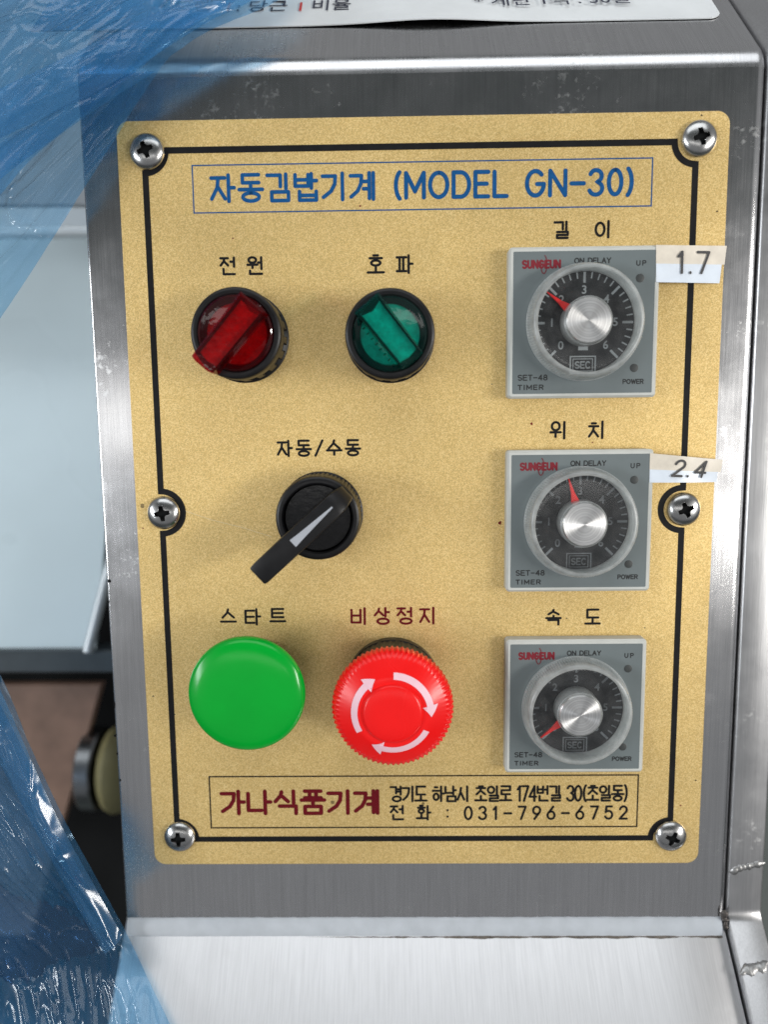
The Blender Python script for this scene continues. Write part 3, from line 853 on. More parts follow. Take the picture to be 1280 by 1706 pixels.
# ------------------------------------------------------------------ illuminated rotary switches
def collar(parent, h, r, rin, m=blk, teeth=0, notch=0):
    """black ring standing on the plate, open in front"""
    def fn(q, z, a):
        if teeth and q > r - 0.35 and 1.5 < z < h - 2: return q + 0.22 * (1 if math.sin(teeth * a) > 0 else -1)
        if notch and q > r - 0.4 and 2.0 < z < h * .55:  return q - (0.9 if (a * notch / (2 * PI)) % 1 < .45 else 0)
        return q
    prof = [(r + .5, 0.02), (r + .5, 1.2), (r - .1, 1.5), (r + .05, 1.6), (r + .05, 2.1), (r + .05, h * .3), (r + .05, h * .54), (r, h * .56), (r, h - 2.2), (r, h - 1.2), (r - .25, h - .5), (r - 0.8, h - .08), (r - 1.4, h), (rin + 0.5, h), (rin, h - .4), (rin, h - 5), (0.2, h - 5.0)]
    return MB().lathe(prof, 192, fn=fn).build('collar', m, parent, angle=30)

def rotary_lamp(px, py, h, rpx, ang, inner, clear, lab, up):
    c = P(px, py, h); c0 = Vector((c.x, c.y, 0))
    t = thing('rotary_switch', c0, label=lab, cat='switch')
    rr = (P(px + rpx, py, h) - P(px - rpx, py, h)).length / 2
    rin = rr - 2.6
    collar(t, h, rr, rin, notch=18)
    MB().lathe([(rin - 2.0, h - 4.6), (rin - 2.0, h - 3.4), (rin - 2.3, h - 2.6), (rin - 2.8, h - 2.4), (0.1, h - 2.2)], 96).build('lens', inner, t, angle=30)
    MB().lathe([(rin - .06, h - 2.0), (rin - .06, h + 0.2), (rin - .7, h + .7), (rin - 1.5, h + .55), (rin - 2.2, h + .35), (0.1, h + .35)], 96, cap0=False).build('lens_cover', clear, t, angle=30)
    # grip bar across the lens, hollow like the moulding, with ribs inside
    L, wd = up['len'], up['w']
    ca, sa = math.cos(R(ang)), math.sin(R(ang))
    def tr(pts): return [(x * ca - y * sa, x * sa + y * ca) for x, y in pts]
    zt = h + up['z']
    x0, x1 = up['x0'], up['x1']
    outl = tr([(x0, -wd / 2), (x1, -wd / 2 * .86), (x1 + .5, -wd / 4), (x1 + .5, wd / 4), (x1, wd / 2 * .86), (x0, wd / 2)])
    gp = MB().prism(outl, h + 0.4, zt, 0.6).build('grip', clear, t, angle=20)
    core = tr([(x0 + 2.0, -wd / 2 + 1.1), (x1 - 2.2, -wd / 2 + 1.3), (x1 - 1.6, 0), (x1 - 2.2, wd / 2 - 1.3), (x0 + 2.0, wd / 2 - 1.1), (x0 + 3.1, 0)])
    MB().prism(core, h - 2, zt - 2.6, 0.3).build('core', inner, gp, angle=20)
    for sgn in (-1, 1):
        sw_ = tr([(x0 + 1.0, sgn * (wd / 2 - .95)), (x1 - 1.2, sgn * (wd / 2 - 1.15)), (x1 - 1.2, sgn * (wd / 2 - 1.0)), (x0 + 1.0, sgn * (wd / 2 - .75))][::sgn])
        MB().prism(sw_, h + .5, zt - .8, .05).build('side_wall', dark_m, gp, angle=20)
    rb_ = MB()
    for i in range(9):
        q = x0 + 3 + i * (x1 - x0 - 6) / 8
        rb_.prism(tr([(q - .25, -wd / 2 - 1.1), (q + .25, -wd / 2 - 1.1), (q + .25, -wd / 2 - .1), (q - .25, -wd / 2 - .1)]), h + .4, h + 1.1, .1)
    rb_.build('ribs', clear, gp, angle=20)
    return t
rotary_lamp(392, 555, 15.5, 76, 229, red_body, red_clear, 'red translucent rotary switch in a black collar, its grip turned to lower left', dict(len=24, w=9.6, z=9, x0=-11.2, x1=13.6))
rotary_lamp(650, 556, 15.5, 75.5, 308.5, grn_body, grn_clear, 'green translucent rotary switch in a black collar, its grip slanting down to the right', dict(len=24, w=9.6, z=6.0, x0=-11.6, x1=11.2))

# ------------------------------------------------------------------ lever selector
hl = 14.5
c = P(529, 864, hl)
lev = thing('selector_switch', (c.x, c.y, 0), label='black selector switch with a long lever and pale grey wedge mark', cat='switch')
rr = 71.5 / FPX * (CAM - P(529, 864, hl)).length * 0.985
collar(lev, hl, rr, rr - 2.6, teeth=60)
MB().lathe([(rr - 2.8, hl - 5), (rr - 2.8, hl - 1.9), (rr - 3.2, hl - 1.6), (0.1, hl - 1.5)], 96).build('turning_disc', blk_gloss, lev, angle=30)
tip = P(428, 961, 25) - Vector((c.x, c.y, 0)); piv = P(566, 833, 22) - Vector((c.x, c.y, 0))
dv = Vector((tip.x - piv.x, tip.y - piv.y)); Ln = dv.length; th = math.atan2(dv.y, dv.x)
def along(x, y, z):
    return (piv.x + x * math.cos(th) - y * math.sin(th), piv.y + x * math.sin(th) + y * math.cos(th), z)
st = [(-2.8, 2.3, 13.2, 15.5), (-2.6, 2.7, 13.2, 19.2), (0.5, 3.5, 13.2, 23.2), (3, 3.6, 13.2, 24.0), (Ln * .45, 3.75, 13.2, 24.6), (Ln * .70, 3.75, 15.2, 25.0), (Ln - 1.2, 3.7, 18.0, 25.4), (Ln - .3, 3.5, 18.6, 25.2), (Ln, 3.2, 19.2, 24.7)]
rows = []
for (x, hw, z0, z1) in st:
    b_ = .55
    sec = [(-hw, z0), (hw, z0), (hw, z1 - b_), (hw - b_ * .3, z1 - b_ * .3), (hw - b_, z1), (-hw + b_, z1), (-hw + b_ * .3, z1 - b_ * .3), (-hw, z1 - b_), (-hw, z0)]
    rows.append([along(x, yy, zz) for yy, zz in sec])
hb = MB().grid(rows)
hb.ngon([rows[0][i] for i in range(8)][::-1]); hb.ngon([rows[-1][i] for i in range(8)])
hd = hb.build('lever', blk, lev, angle=40)
def topz(x):
    for (a, b) in zip(st, st[1:]):
        if a[0] <= x <= b[0]: return a[3] + (b[3] - a[3]) * (x - a[0]) / (b[0] - a[0])
    return st[-1][3]
x_a, x_b = 3.0, Ln * .56
wv = []
for (x, w_) in ((x_a, .25), (Ln * .45, 1.1), (x_b, 1.45)):
    wv += [along(x, -w_, topz(x) + .06), along(x, w_, topz(x) + .06)]
MB().add(wv, [(0, 2, 3, 1), (2, 4, 5, 3)]).build('wedge_mark', grey_inlay, hd, angle=None)

# ------------------------------------------------------------------ green start button
hg = 24.0
c = P(411, 1156, hg - 4)
gb = thing('push_button', (c.x, c.y, 0), label='glossy bright green mushroom push button', cat='button')
rg = (P(411 + 97.5, 1156, hg - 4) - P(411 - 97.5, 1156, hg - 4)).length / 2
MB().lathe([(13.0, .02), (13.0, 2.2), (12.4, 2.8), (11.0, 3.0), (11.0, 15)], 96).build('collar', blk, gb, angle=30)
MB().lathe([(9.5, 9), (9.5, 14), (rg - 2.5, 16.4), (rg - .6, 17.2), (rg, 18.8), (rg, 19.8), (rg - .25, 20.7), (rg - .8, 21.4), (rg - 1.6, 21.9), (rg * .8, 22.6), (rg * .6, 23.1), (rg * .4, 23.4), (rg * .2, 23.6), (.3, 23.65)], 128).build('button_cap', green_pl, gb, angle=60)

# ------------------------------------------------------------------ red emergency stop
hr = 27.5
c = P(654.5, 1178.5, hr - 4)
eb = thing('emergency_stop', (c.x, c.y, 0), label='red mushroom emergency stop button with toothed rim and white turning arrows', cat='button')
re = (P(654.5 + 102, 1178, hr - 4) - P(654.5 - 102, 1178, hr - 4)).length / 2
MB().lathe([(16.6, .02), (16.6, 3), (16.2, 3.4), (16.2, 12), (14.0, 12.8), (10, 13)], 144, fn=lambda q, z, a: q + (.25 if math.sin(48 * a) > 0 else 0) * (z > 3.2)).build('collar', blk, eb, angle=30)
MB().lathe([(11, 12), (11.4, 17.5)], 96).build('stem', blk, eb, angle=30)
NT = 72
def tooth(q, z, a):
    if q > re - 2.6: return q - 0.62 * abs(math.sin(NT * a / 2)) ** 1.2 * min(1, (q - re + 2.6) / 2.0)
    return q
rcen = 9.9
prof = [(10, 17.2), (re - 4.5, 16.9), (re - 1.8, 17.6), (re - .5, 19.0), (re, 21.0), (re, 23.4), (re - .35, 24.3), (re - 1.0, 25.0), (re - 2.2, 25.8), (re - 2.8, 26.05), (re - 5, 27.2), (re - 7.5, 28.3), (rcen + .9, 28.9), (rcen + .35, 28.75), (rcen - .1, 28.75), (rcen - .45, 29.5), (rcen - 1.0, 29.8), (rcen * .5, 30.0), (.3, 30.05)]
cap_ = MB().lathe(prof, NT * 8, fn=tooth).build('button_cap', red_pl, eb, angle=48)
def capz(r):
    for (a, b) in zip(prof[6:], prof[7:]):
        if b[0] <= r <= a[0]: return a[1] + (b[1] - a[1]) * (a[0] - r) / max(1e-6, a[0] - b[0])
    return 30
for tipa in (-6, 116, 237):
    am = MB(); rows = []
    for i in range(25):
        a = R(tipa + 94 - (94 - 17) * i / 24)
        rows.append([(r * math.cos(a), r * math.sin(a), capz(r) + .14) for r in (11.3, 12.0, 12.7, 13.4)])
    am.grid(rows)
    hd_ = []
    for i in range(7):
        t_ = i / 6; a = R(tipa + 17 - 17 * t_); rm_ = 12.35 + .15 * t_
        hw = 2.5 * (1 - t_) + .03
        hd_.append([((rm_ + s * hw) * math.cos(a), (rm_ + s * hw) * math.sin(a), capz(rm_ + s * hw) + .16) for s in (-1, -.5, 0, .5, 1)])
    am.grid(hd_)
    am.build('arrow', white_print, cap_, angle=None)

# ------------------------------------------------------------------ timers
ZF = 4.6
def timer(face_px, lab, ang, wpx, hpx, dial_pr=dial_pr):
    c = P(*face_px, ZF); scale = (CAM - c).dot(Vector((0, 0, 1)))
    t = thing('timer', (c.x, c.y, 0), label=lab, cat='timer', group='timers down the right side of the plate')
    wf = (P(face_px[0] + wpx / 2, face_px[1], ZF) - P(face_px[0] - wpx / 2, face_px[1], ZF)).length
    hf = (P(face_px[0], face_px[1] + hpx / 2, ZF) - P(face_px[0], face_px[1] - hpx / 2, ZF)).length
    MB().prism(rrect(wf + 3.0, hf + 3.0, 1.3), .03, ZF + .3, .7).build('bezel', t_bezel, t, angle=30)
    MB().prism(rrect(wf, hf, .4), ZF, ZF + .38).build('face', t_face, t, angle=30)
    zz = ZF + .42
    u = wf / 46.5
    def tx(body, x0, x1, y0, y1, w, m=t_blk, **k): return stroke_label('lettering', body, x0 * u, x1 * u, y0 * u, y1 * u, w, m, t, zz, **k)
    tx('SUNGEUN', -20.5, -7.7, 17.5, 20.4, .66, t_red, gap=.30)
    sw = MB()
    ribbon(sw, [(x * u - 13.3 * u, y * u + 18.9 * u) for x, y in arc(0, 0, 1.0, 2.9, 75, -200, 26)], .26, zz + .06)
    sw.build('emblem', t_red, t, angle=None)
    tx('ON DELAY', -3.4, 8.7, 18.95, 20.85, .36)
    tx('UP', 16.9, 20.2, 18.0, 19.8, .34, gap=.55)
    tx('SET-48', -21.5, -11.5, -18.7, -16.7, .36)
    tx('TIMER', -21.5, -12.8, -21.8, -20.0, .36, gap=.4)
    tx('POWER', 13.5, 20.5, -20.2, -18.5, .34)
    for (x, y) in ((18.3, 14.1), (17.2, -14.9)):
        MB().lathe([(1.35, ZF + .2), (1.35, zz + .05), (1.2, zz + .10), (.1, zz + .1)], 24, (x * u, y * u)).build('indicator_lamp', led_m, t, angle=40)
    # dial
    zd = ZF + .8
    dl = MB().lathe([(16.7, ZF + .2), (16.7, zd), (.2, zd)], 96).build('dial', dial_m, t, angle=30)
    pr = MB()
    for k in range(31):
        a = R(225 - 9 * k); maj = k % 5 == 0
        r0, r1, w_ = (12.7, 16.2, .80) if maj else (14.2, 16.2, .46)
        ca, sa = math.cos(a), math.sin(a)
        q = [(r0 * ca + w_ / 2 * sa, r0 * sa - w_ / 2 * ca), (r1 * ca + w_ / 2 * sa, r1 * sa - w_ / 2 * ca), (r1 * ca - w_ / 2 * sa, r1 * sa + w_ / 2 * ca), (r0 * ca - w_ / 2 * sa, r0 * sa + w_ / 2 * ca)]
        pr.ngon([(x, y, zd + .04) for x, y in q])
    ribbon(pr, [(-4.1, -17.0 + .6), (4.1, -17.0 + .6), (4.1, -10.9), (-4.1, -10.9)], .45, zd + .04, closed=True)
    ribbon(pr, [(-3.2, -15.6), (3.2, -15.6), (3.2, -11.7), (-3.2, -11.7)], .3, zd + .04, closed=True)
    pr.ngon([(-1.6, -8.9, zd + .05), (1.6, -8.9, zd + .05), (1.6, -7.6, zd + .05), (-1.6, -7.6, zd + .05)])
    pr.build('scale_marks', dial_pr, dl, angle=None)
    for k in range(7):
        a = R(225 - 45 * k); rn = 10.4
        font_text('numeral', str(k), 3.7, dial_pr, dl, (rn * math.cos(a), rn * math.sin(a), zd + .05), off=.08)
    stroke_label('lettering', 'SEC', -2.65, 2.65, -14.95, -12.4, .5, dial_pr, dl, zd + .05)
    # clear turning knob over the dial, knurled round its wall
    zk = zd + .35; zt = zk + 7.0
    RB, RT = 18.75, 17.6
    def kn(q, z, a):
        if q > 17.5 and zk + .9 < z < zt - .9: return q - .22 * (0.5 + .5 * math.sin(130 * a))
        return q
    MB().lathe([(RB + .2, zk), (RB + .2, zk + .8), (RB, zk + 1.0), (RB - .2, zk + 2.5), (RT + .5, zt - 1.5), (RT + .25, zt - .85), (RT - .1, zt - .3), (RT - .6, zt), (RT - 1.2, zt), (RT - 1.4, zt - .3), (RT - 1.35, zk + .6), (RT - 1.0, zk)], 520, fn=kn, cap0=False, cap1=False).build('knob_wall', clear_wall, t, angle=50)
    MB().lathe([(RT - 1.35, zt - .9), (RT - 1.5, zt - .85), (RT - 3, zt - .8), (8, zt - .8), (.2, zt - .8)], 96, cap0=False).build('knob_face', clear_face, t, angle=30)
    kb = MB().lathe([(7.3, zd + .1), (7.3, zt - .7), (7.05, zt - .2), (6.9, zt), (.05, zt)], 96).build('knob_cap', spun, t, angle=30)
    MB().lathe([(7.8, zd + .1), (7.8, zt - 1.0), (7.4, zt - .75)], 96, cap0=False, cap1=False).build('hub', clear_wall, t, angle=30)
    a = R(ang); ca, sa = math.cos(a), math.sin(a)
    zp = zd + 2.2
    pt = [(6.5, -1.6), (10.5, -.62), (15.9, -.12), (15.9, .12), (10.5, .62), (6.5, 1.6)]
    MB().prism([(x * ca - y * sa, x * sa + y * ca) for x, y in pt], zp, zp + .8, .1).build('pointer', point_m, t, angle=30)
    return t
timer((972, 538), 'square grey timer with dial pointer near 2, topmost and beside the 1.7 strip', 143, 234.6, 237)
timer((965.3, 868.7), 'square grey timer with dial pointer just before 3, beside the curled 2.4 strip', 107, 227.5, 221, dial_pr_dim)
timer((958.8, 1177.5), 'square grey timer with dial pointer at zero, lowest of its column', 218, 218, 207.7, dial_pr_dim)

# ------------------------------------------------------------------ taped paper strips
def strip(quad, zs, split, lab, txt, size, txy, curl=0.0, top_m=paper, low_m=paper_lo, shear=0.0):
    """quad: pixels TL TR BR BL; zs: height at those corners; the lower share is glossy tape over white"""
    TL, TR, BR, BL = [P(x, y, z) for (x, y), z in zip(quad, zs)]
    c0 = (TL + BR) / 2
    t = thing('paper_strip', (c0.x, c0.y, 0), label=lab, cat='label strip', group='taped setting strips')
    def pt(u, v, lift=0):
        p = TL.lerp(TR, u).lerp(BL.lerp(BR, u), v)
        z = p.z
        if u > .05: z = p.z * 1.0
        p = Vector((p.x - c0.x, p.y - c0.y, z + curl * math.sin(PI * u) * .6 + 0.12 * mnoise.noise(Vector((u * 4, v * 2, curl))) + lift))
        return tuple(p)
    def sheet(name, v0, v1, m, parent, lift, u0=0, u1=1):
        rows = [[pt(u0 + (u1 - u0) * i / 16, v0 + (v1 - v0) * j / 5, lift) for i in range(17)] for j in range(6)]
        back = [[(x, y, z - .12) for x, y, z in r] for r in rows]
        mb = MB(); mb.grid(rows, flip=True); mb.grid(back)
        return mb.build(name, m, parent, angle=40)
    a = sheet('paper', 0, split, top_m, t, 0)
    sheet('lower_fold', split - .0, 1, low_m, t, 0.02, 0, .96)
    z_ = pt(txy[0], txy[1], 0)
    mb = MB(); hgt, wid, wst = size
    gl = [glyph(c) for c in txt]; tot = sum(a for a, _ in gl) + .30 * (len(gl) - 1); sx = wid / tot; x = -wid / 2; k = 0
    for (a, stk) in gl:
        for st_ in stk:
            for q_ in sharp_split([(x + px_ * sx + shear * (py_ - .5) * hgt, (py_ - .5) * hgt) for px_, py_ in st_]):
                ribbon(mb, q_, wst, .01 * (k % 5)); k += 1
        x += (a + .30) * sx
    q = mb.build('lettering', ink_txt, t, angle=None)
    sl = math.atan2(pt(.9, .5)[2] - pt(.1, .5)[2], pt(.9, .5)[0] - pt(.1, .5)[0])
    az = math.atan2(pt(.9, .5)[1] - pt(.1, .5)[1], pt(.9, .5)[0] - pt(.1, .5)[0])
    q.matrix_local = Matrix.Translation(Vector((z_[0], z_[1], z_[2] + .28)) * MM) @ Matrix.Rotation(az, 4, 'Z') @ Matrix.Rotation(-sl, 4, 'Y')
    return t
strip(((1094, 408), (1212, 409.5), (1204, 472), (1094, 470)), (5.1, .7, .7, 5.1), .5, 'taped white paper strip printed 1.7', '1.7', (6.6, 10.8, .85), (.54, .46))
strip(((1084, 755), (1205, 766), (1199, 803), (1083, 804)), (5.1, 2.0, 1.2, 5.1), .55, 'curled white paper strip printed 2.4', '2.4', (5.2, 11.4, .8), (.55, .46), curl=1.6, shear=.25)

# ------------------------------------------------------------------ laminated card lying on the cabinet's top
pt0 = Vector((0, pf[33][0], pf[33][1])); nt = Vector((0, math.sin(R(44)), math.cos(R(44))))
ud = Vector((0, U.x, U.y))
edge_px = [(60, 40), (170, 44), (300, 48), (400, 47), (480, 43), (560, 35), (640, 29), (720, 28), (800, 30), (900, 34), (1000, 35.5), (1100, 34), (1180, 32)]
ctop = PP(640, 30, pt0, nt)
card = thing('instruction_card', (0, ctop.y, ctop.z), label='laminated white card with printed Korean lines on the cabinet top', cat='card')
def bow(x):   # the front edge lifts in a shallow wave
    return 0.35 + 1.5 * math.exp(-((x - 4) / 24.0) ** 2)
xe0 = PP(60, 40, pt0, nt).x; xe1 = PP(1203, 30, pt0, nt).x
yref = PP(1100, 34.5, pt0, nt)
rows = []
NX = 60
for j in range(13):
    s = 75.0 * (j / 12) ** 1.3
    row = []
    for i in range(NX + 1):
        x = xe0 + (xe1 - xe0) * math.sin(PI / 2 * i / NX)
        r_ = 5.0; dx = max(0, x - (xe1 - r_)); s_min = r_ - math.sqrt(max(0, r_ * r_ - dx * dx))
        ss = max(s, s_min)
        lift = bow(x) * math.exp(-ss / 28.0) + .25
        p = yref + ud * ss + nt * lift
        row.append((x, p.y - ctop.y, p.z - ctop.z))
    rows.append(row)
back = [[(x, y - nt.y * .35, z - nt.z * .35) for x, y, z in r] for r in rows]
mb = MB(); mb.grid(rows); mb.grid(back, flip=True)
mb.grid([back[0], rows[0]])
mb.build('sheet', card_m, card, angle=40)
def card_text(body, px, py, size, m, align='LEFT'):
    p = PP(px, py, pt0, nt) + nt * (bow(PP(px, py, pt0, nt).x) * .72 + .55)
    rot = Matrix((Vector((1, 0, 0)), ud, nt)).transposed().to_4x4()
    q = font_text('lettering', body, size, m, card, (p.x, p.y - ctop.y, p.z - ctop.z), align=align, off=.04, rot=rot, sx=.76)
    return q
card_text('* 모뎀', 262, 16, 10.5, ink_txt_blue)
card_text('1', 372, 16, 10.5, ink_txt_red)
card_text(': 당근', 394, 16, 10.5, ink_txt_blue)
card_text('1', 492, 16, 10.5, ink_txt_red)
card_text('비율', 518, 14, 10.5, ink_txt_blue)
card_text('* 계란 1팩 : 30알', 790, 10.5, 10.5, ink_txt_blue)

# ------------------------------------------------------------------ machine seen behind the left side
def slab(name, poly_px, z, thick, m, parent=None, origin=None, bev=1.0):
    pts = [P(x, y, z) for x, y in poly_px]
    o = origin or Vector((0, 0, 0))
    xy = [(p.x - o.x, p.y - o.y) for p in pts]
    a = sum(xy[i][0] * xy[(i + 1) % len(xy)][1] - xy[(i + 1) % len(xy)][0] * xy[i][1] for i in range(len(xy)))
    if a < 0: xy = xy[::-1]
    return MB().prism(xy, z - thick - o.z, z - o.z, bev).build(name, m, parent, angle=30)
o_ = P(60, 700, -120)
tray = thing('pale_tray', o_, label='pale blue-white sheet metal tray behind the left side of the cabinet', cat='tray')
# the sheet is tilted back towards its top to catch more overhead light, with a fold along the upper edge and a turned-up lip at the right
rows = []
for j in range(25):
    v = j / 24
    py = 1088 - (1088 - 392) * v
    row = []
    for i in range(13):
        pxx = -260 + (158 + 260) * i / 12
        z = -120 - 95 * v
        p = P(pxx + 60 * v, py, z); row.append((p.x - o_.x, p.y - o_.y, p.z - o_.z))
    rows.append(row)
bk = [[(x, y, z - 2) for x, y, z in r] for r in rows]
mb = MB(); mb.grid(rows); mb.grid(bk, flip=True); mb.grid([bk[0], rows[0]])
mb.build('sheet', pale_m, tray, angle=40)
def tub(p0, p1, r, name, m, parent, o, n=14):
    d = (p1 - p0).normalized(); u_ = d.cross(Vector((0, 0, 1))).normalized(); w_ = d.cross(u_)
    mb = MB()
    ra = [tuple(p0 - o + u_ * r * math.cos(2 * PI * k / n) + w_ * r * math.sin(2 * PI * k / n)) for k in range(n)]
    rb_ = [tuple(p1 - o + u_ * r * math.cos(2 * PI * k / n) + w_ * r * math.sin(2 * PI * k / n)) for k in range(n)]
    mb.add(ra + rb_, [(k, (k + 1) % n, n + (k + 1) % n, n + k) for k in range(n)] + [tuple(range(n - 1, -1, -1)), tuple(range(n, 2 * n))])
    return mb.build(name, m, parent, angle=40)
tub(P(146, 1086, -114), P(186, 930, -122), 2.6, 'side_lip', pale_edge, tray, o_)
tub(P(-200, 388, -124), P(260, 386, -124), 3.4, 'top_fold', pale_edge, tray, o_)
slab('upper_flange', [(-200, 346), (260, 344), (260, 386), (-200, 388)], -122, 3, pale_edge, tray, o_)
b1 = slab('grey_housing', [(-300, -60), (260, -60), (260, 343), (-300, 345)], -126, 30, grey_m)
tag(b1, 'dull grey machine housing behind the blue film, above the pale tray', 'housing')
b2 = slab('rail', [(-260, 1086), (230, 1084), (230, 1121), (-260, 1123)], -116, 14, rail_m)
tag(b2, 'dark slate rail below the pale tray', 'rail')
b3 = slab('conveyor_belt', [(-260, 1139), (170, 1139), (150, 1215), (108, 1362), (50, 1560), (-260, 1560)], -136, 5, belt_m)
tag(b3, 'worn brown conveyor belt at lower left', 'conveyor belt')
o2 = P(160, 1280, -142)
ro = thing('roller', o2, label='turned steel roller with a yellowish bushing beside the brown belt', cat='roller')
def xcyl(x0, x1, r, name, m, dz=0, prof=None):
    mb = MB(); n = 32; rings = prof or [(x0, r * .96), (x0 + 1, r), (x1 - 1, r), (x1, r * .96)]
    vs = []; fs = []
    for (x, q) in rings:
        for k in range(n): vs.append((x, q * math.cos(2 * PI * k / n), q * math.sin(2 * PI * k / n)))
    for i in range(len(rings) - 1):
        for k in range(n): fs.append((i * n + k, i * n + (k + 1) % n, (i + 1) * n + (k + 1) % n, (i + 1) * n + k))
    fs += [tuple(range(n - 1, -1, -1)), tuple((len(rings) - 1) * n + k for k in range(n))]
    return mb.add(vs, fs).build(name, m, ro, angle=40)
rpx = (P(150, 1216, -142) - P(150, 1345, -142)).length / 2
xcyl(-4.5, 4.5, rpx, 'steel_drum', roll_m)
xcyl(4.5, 22, rpx, 'bushing', yel_m, prof=[(4.6, rpx * .55), (6, rpx * .8), (8.5, rpx * .97), (12, rpx * 1.06), (17, rpx * 1.02), (22, rpx * .8)])
xcyl(22, 60, rpx * .3, 'shaft', roll_m)

# ------------------------------------------------------------------ blue plastic film draped down the left side
ledge_p, ledge_n = Vector((0, YB, ZP)), nl
def on_ledge(px, py, h): return PP(px, py, ledge_p + nl * h, nl)
def on_top(px, py, h): return PP(px, py, pt0 + nt * h, nt)
E0 = [on_top(520, -60, 9), on_top(466, 0, 8), on_top(352, 52, 7), P(300, 85, 5), P(271, 112, 5), P(205, 212, 6), P(130, 330, 6), P(60, 440, 4), P(0, 532, 2), P(-70, 640, 0), P(-130, 760, 0), P(-140, 880, 2), P(-90, 985, 5), P(0, 1120, 9), P(50, 1240, 11), P(105, 1360, 13), P(160, 1460, 16), on_ledge(212, 1555, 5), on_ledge(248, 1630, 5), on_ledge(287, 1710, 6), on_ledge(330, 1790, 8)]
def catmull(pts, n):
    out = []; m_ = len(pts) - 1
    for i in range(n + 1):
        t = i / n * m_; k = min(int(t), m_ - 1); f = t - k
        p0, p1, p2, p3 = pts[max(k - 1, 0)], pts[k], pts[k + 1], pts[min(k + 2, m_)]
        out.append(0.5 * ((2 * p1) + (p2 - p0) * f + (2 * p0 - 5 * p1 + 4 * p2 - p3) * f * f + (3 * p1 - p0 - 3 * p2 + p3) * f ** 3))
    return out
def film_height(x, y, amp, seed, ang):
    """creases that run along one direction, sharp at their crests, over softer swells"""
    ca, sa = math.cos(ang), math.sin(ang)
    wx = x + 7 * mnoise.noise(Vector((x * .02, y * .02, seed + 4)))
    wy = y + 7 * mnoise.noise(Vector((x * .02, y * .02, seed + 8)))
    a, b = wx * ca + wy * sa, -wx * sa + wy * ca
    h = 6.0 * mnoise.noise(Vector((a * .009, b * .026, seed)))
    h += 2.2 * (1 - 2.2 * abs(mnoise.noise(Vector((a * .008, b * .045, seed + 2)))))
    for fa, fb, sd, hg, wd in ((.005, .050, 20, 1.8, .10), (.009, .085, 21, 1.2, .09), (.016, .13, 22, 1.0, .09), (.030, .05, 23, .8, .04), (.05, .15, 24, .5, .08)):
        q = abs(mnoise.noise(Vector((a * fa, b * fb, seed + sd))))
        h += hg * max(0.0, 1 - q / wd) ** 1.3                     # a narrow pinched crease
    k = 2.0 * max(0, mnoise.noise(Vector((a * .010, b * .060, seed + 11))) - .28)
    h += 1.1 * k * (1 - 2.2 * abs(mnoise.noise(Vector((a * .035, b * .13, seed + 7)))))
    h += .45 * k * (1 - 2.2 * abs(mnoise.noise(Vector((a * .13, b * .26, seed + 9)))))
    h += .15 * k * (1 - 2.2 * abs(mnoise.noise(Vector((x * .50, y * .55, seed + 13)))))
    return h * amp
NV, NU = 520, 170
ev = catmull(E0, NV)
rows = []
for j, e in enumerate(ev):
    v = j / NV
    row = []
    for i in range(NU + 1):
        u = (i / NU) ** 1.25
        dist = u * max(30, e.x + 158 + 55 * min(1, max(0, (v - .5) / .12)))
        x = e.x - dist; y = e.y + dist * (.10 + (-.15) * min(1, max(0, (v - .4) / .2)))
        ang = R(43) if v < .42 else R(43) + (R(121) - R(43)) * min(1, (v - .42) / .2)
        am = min(1, .2 + dist / 14)
        # the film falls away behind the cabinet's corner to the left of it
        sag = -dist * (.10 + .15 * min(1, max(0, (v - .4) / .2)))
        z = e.z + sag + film_height(x, y, am, 3.7, ang)
        row.append((x, y, z))
    rows.append(row)
sheet = MB().grid(rows, flip=False)
film = thing('plastic_sheet', (0, 0, 0), label='crumpled translucent blue plastic sheet hanging down the left side', cat='plastic sheet')
fo_ = sheet.build('film', film_m, film, angle=80)
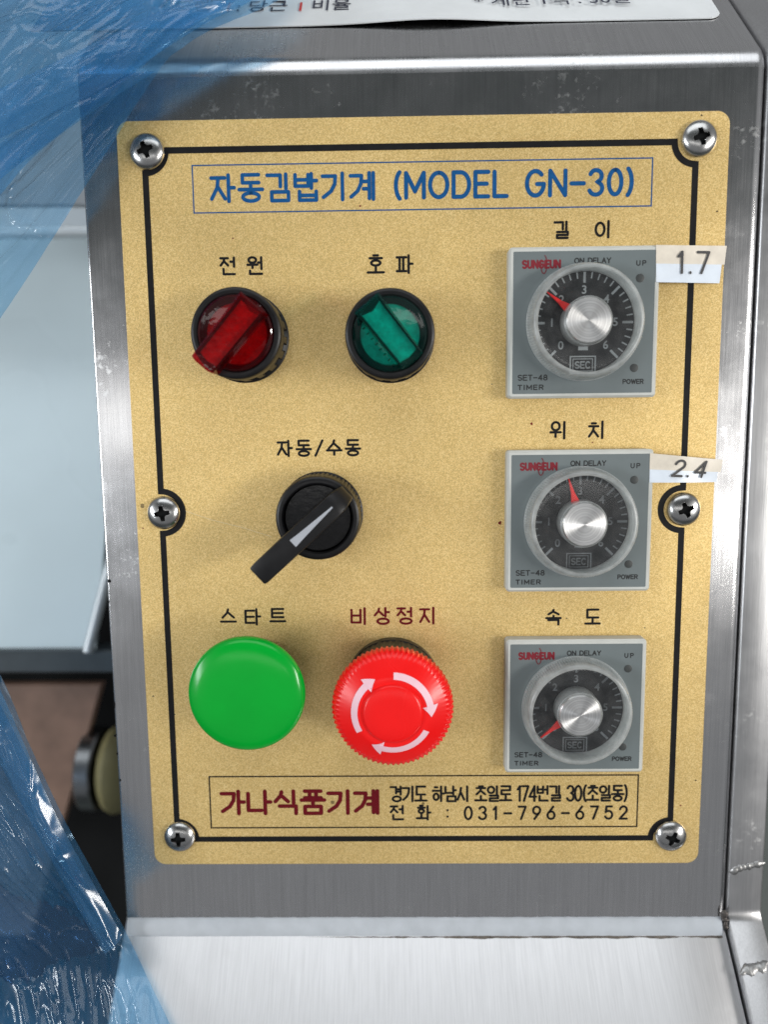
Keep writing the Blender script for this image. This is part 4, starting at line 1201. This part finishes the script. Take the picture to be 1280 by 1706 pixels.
# a second layer folded over the first at the top
E1 = [on_top(430, -60, 16), on_top(395, 0, 15), P(330, 38, 12), P(262, 92, 11), P(180, 158, 12), P(90, 232, 13), P(0, 300, 13), P(-90, 380, 13)]
ev = catmull(E1, 260); rows = []
for j, e in enumerate(ev):
    row = []
    for i in range(151):
        dist = (i / 150) ** 1.2 * 120
        x = e.x - dist * .8; y = e.y + dist * .75
        am = min(1, .15 + dist / 12)
        row.append((x, y, e.z - dist * .12 + film_height(x, y, am * .8, 9.2, R(40))))
    rows.append(row)
MB().grid(rows).build('folded_layer', film_fold_m, film, angle=80)

def film_band(A, B, seed, ang, z, n=160, m_=40, m=film_m):
    """a bunched strip of the same film lying over it, between two long edges"""
    ea, eb = catmull(A, n), catmull(B, n); rows = []
    for j in range(n + 1):
        row = []
        for i in range(m_ + 1):
            t = i / m_; p = ea[j].lerp(eb[j], t)
            wv = min(1, .25 + 3 * min(t, 1 - t))
            row.append((p.x, p.y, p.z + z + film_height(p.x, p.y, .55 * wv, seed, ang) + 2.0 * math.sin(PI * t)))
        rows.append(row)
    return MB().grid(rows).build('folded_layer', m, film, angle=80)
film_band([on_top(474, -40, 14), on_top(420, 12, 14), P(340, 52, 12), P(175, 155, 12), P(0, 240, 12), P(-60, 270, 12)],
          [on_top(395, -40, 14), on_top(350, 0, 14), P(285, 22, 13), P(140, 92, 13), P(0, 158, 13), P(-60, 190, 13)], 14.0, R(36), 3, m=film_fold_m)
film_band([P(262, 124, 10), P(150, 196, 11), P(60, 266, 11), P(0, 335, 11), P(-60, 400, 11)],
          [P(196, 132, 10), P(95, 190, 11), P(20, 232, 11), P(-60, 280, 11), P(-120, 320, 11)], 17.0, R(40), 2)
film_band([P(-25, 1075, 9), P(52, 1250, 12), P(110, 1375, 14), P(165, 1475, 17), P(208, 1552, 17)],
          [P(-70, 1130, 9), P(12, 1280, 12), P(75, 1400, 13), P(125, 1490, 14), P(176, 1580, 16)], 23.0, R(118), 2)
film_band([P(-60, 1120, 6), P(22, 1275, 8), P(80, 1400, 9), P(128, 1500, 10), P(170, 1590, 12), P(205, 1680, 16), P(240, 1790, 20)],
          [P(-330, 1150, 4), P(-330, 1300, 2), P(-320, 1450, 2), P(-300, 1560, 2), P(-280, 1640, 3), P(-260, 1720, 4), P(-240, 1800, 4)], 31.0, R(121), -9, n=420, m_=150, m=film_dense_m)
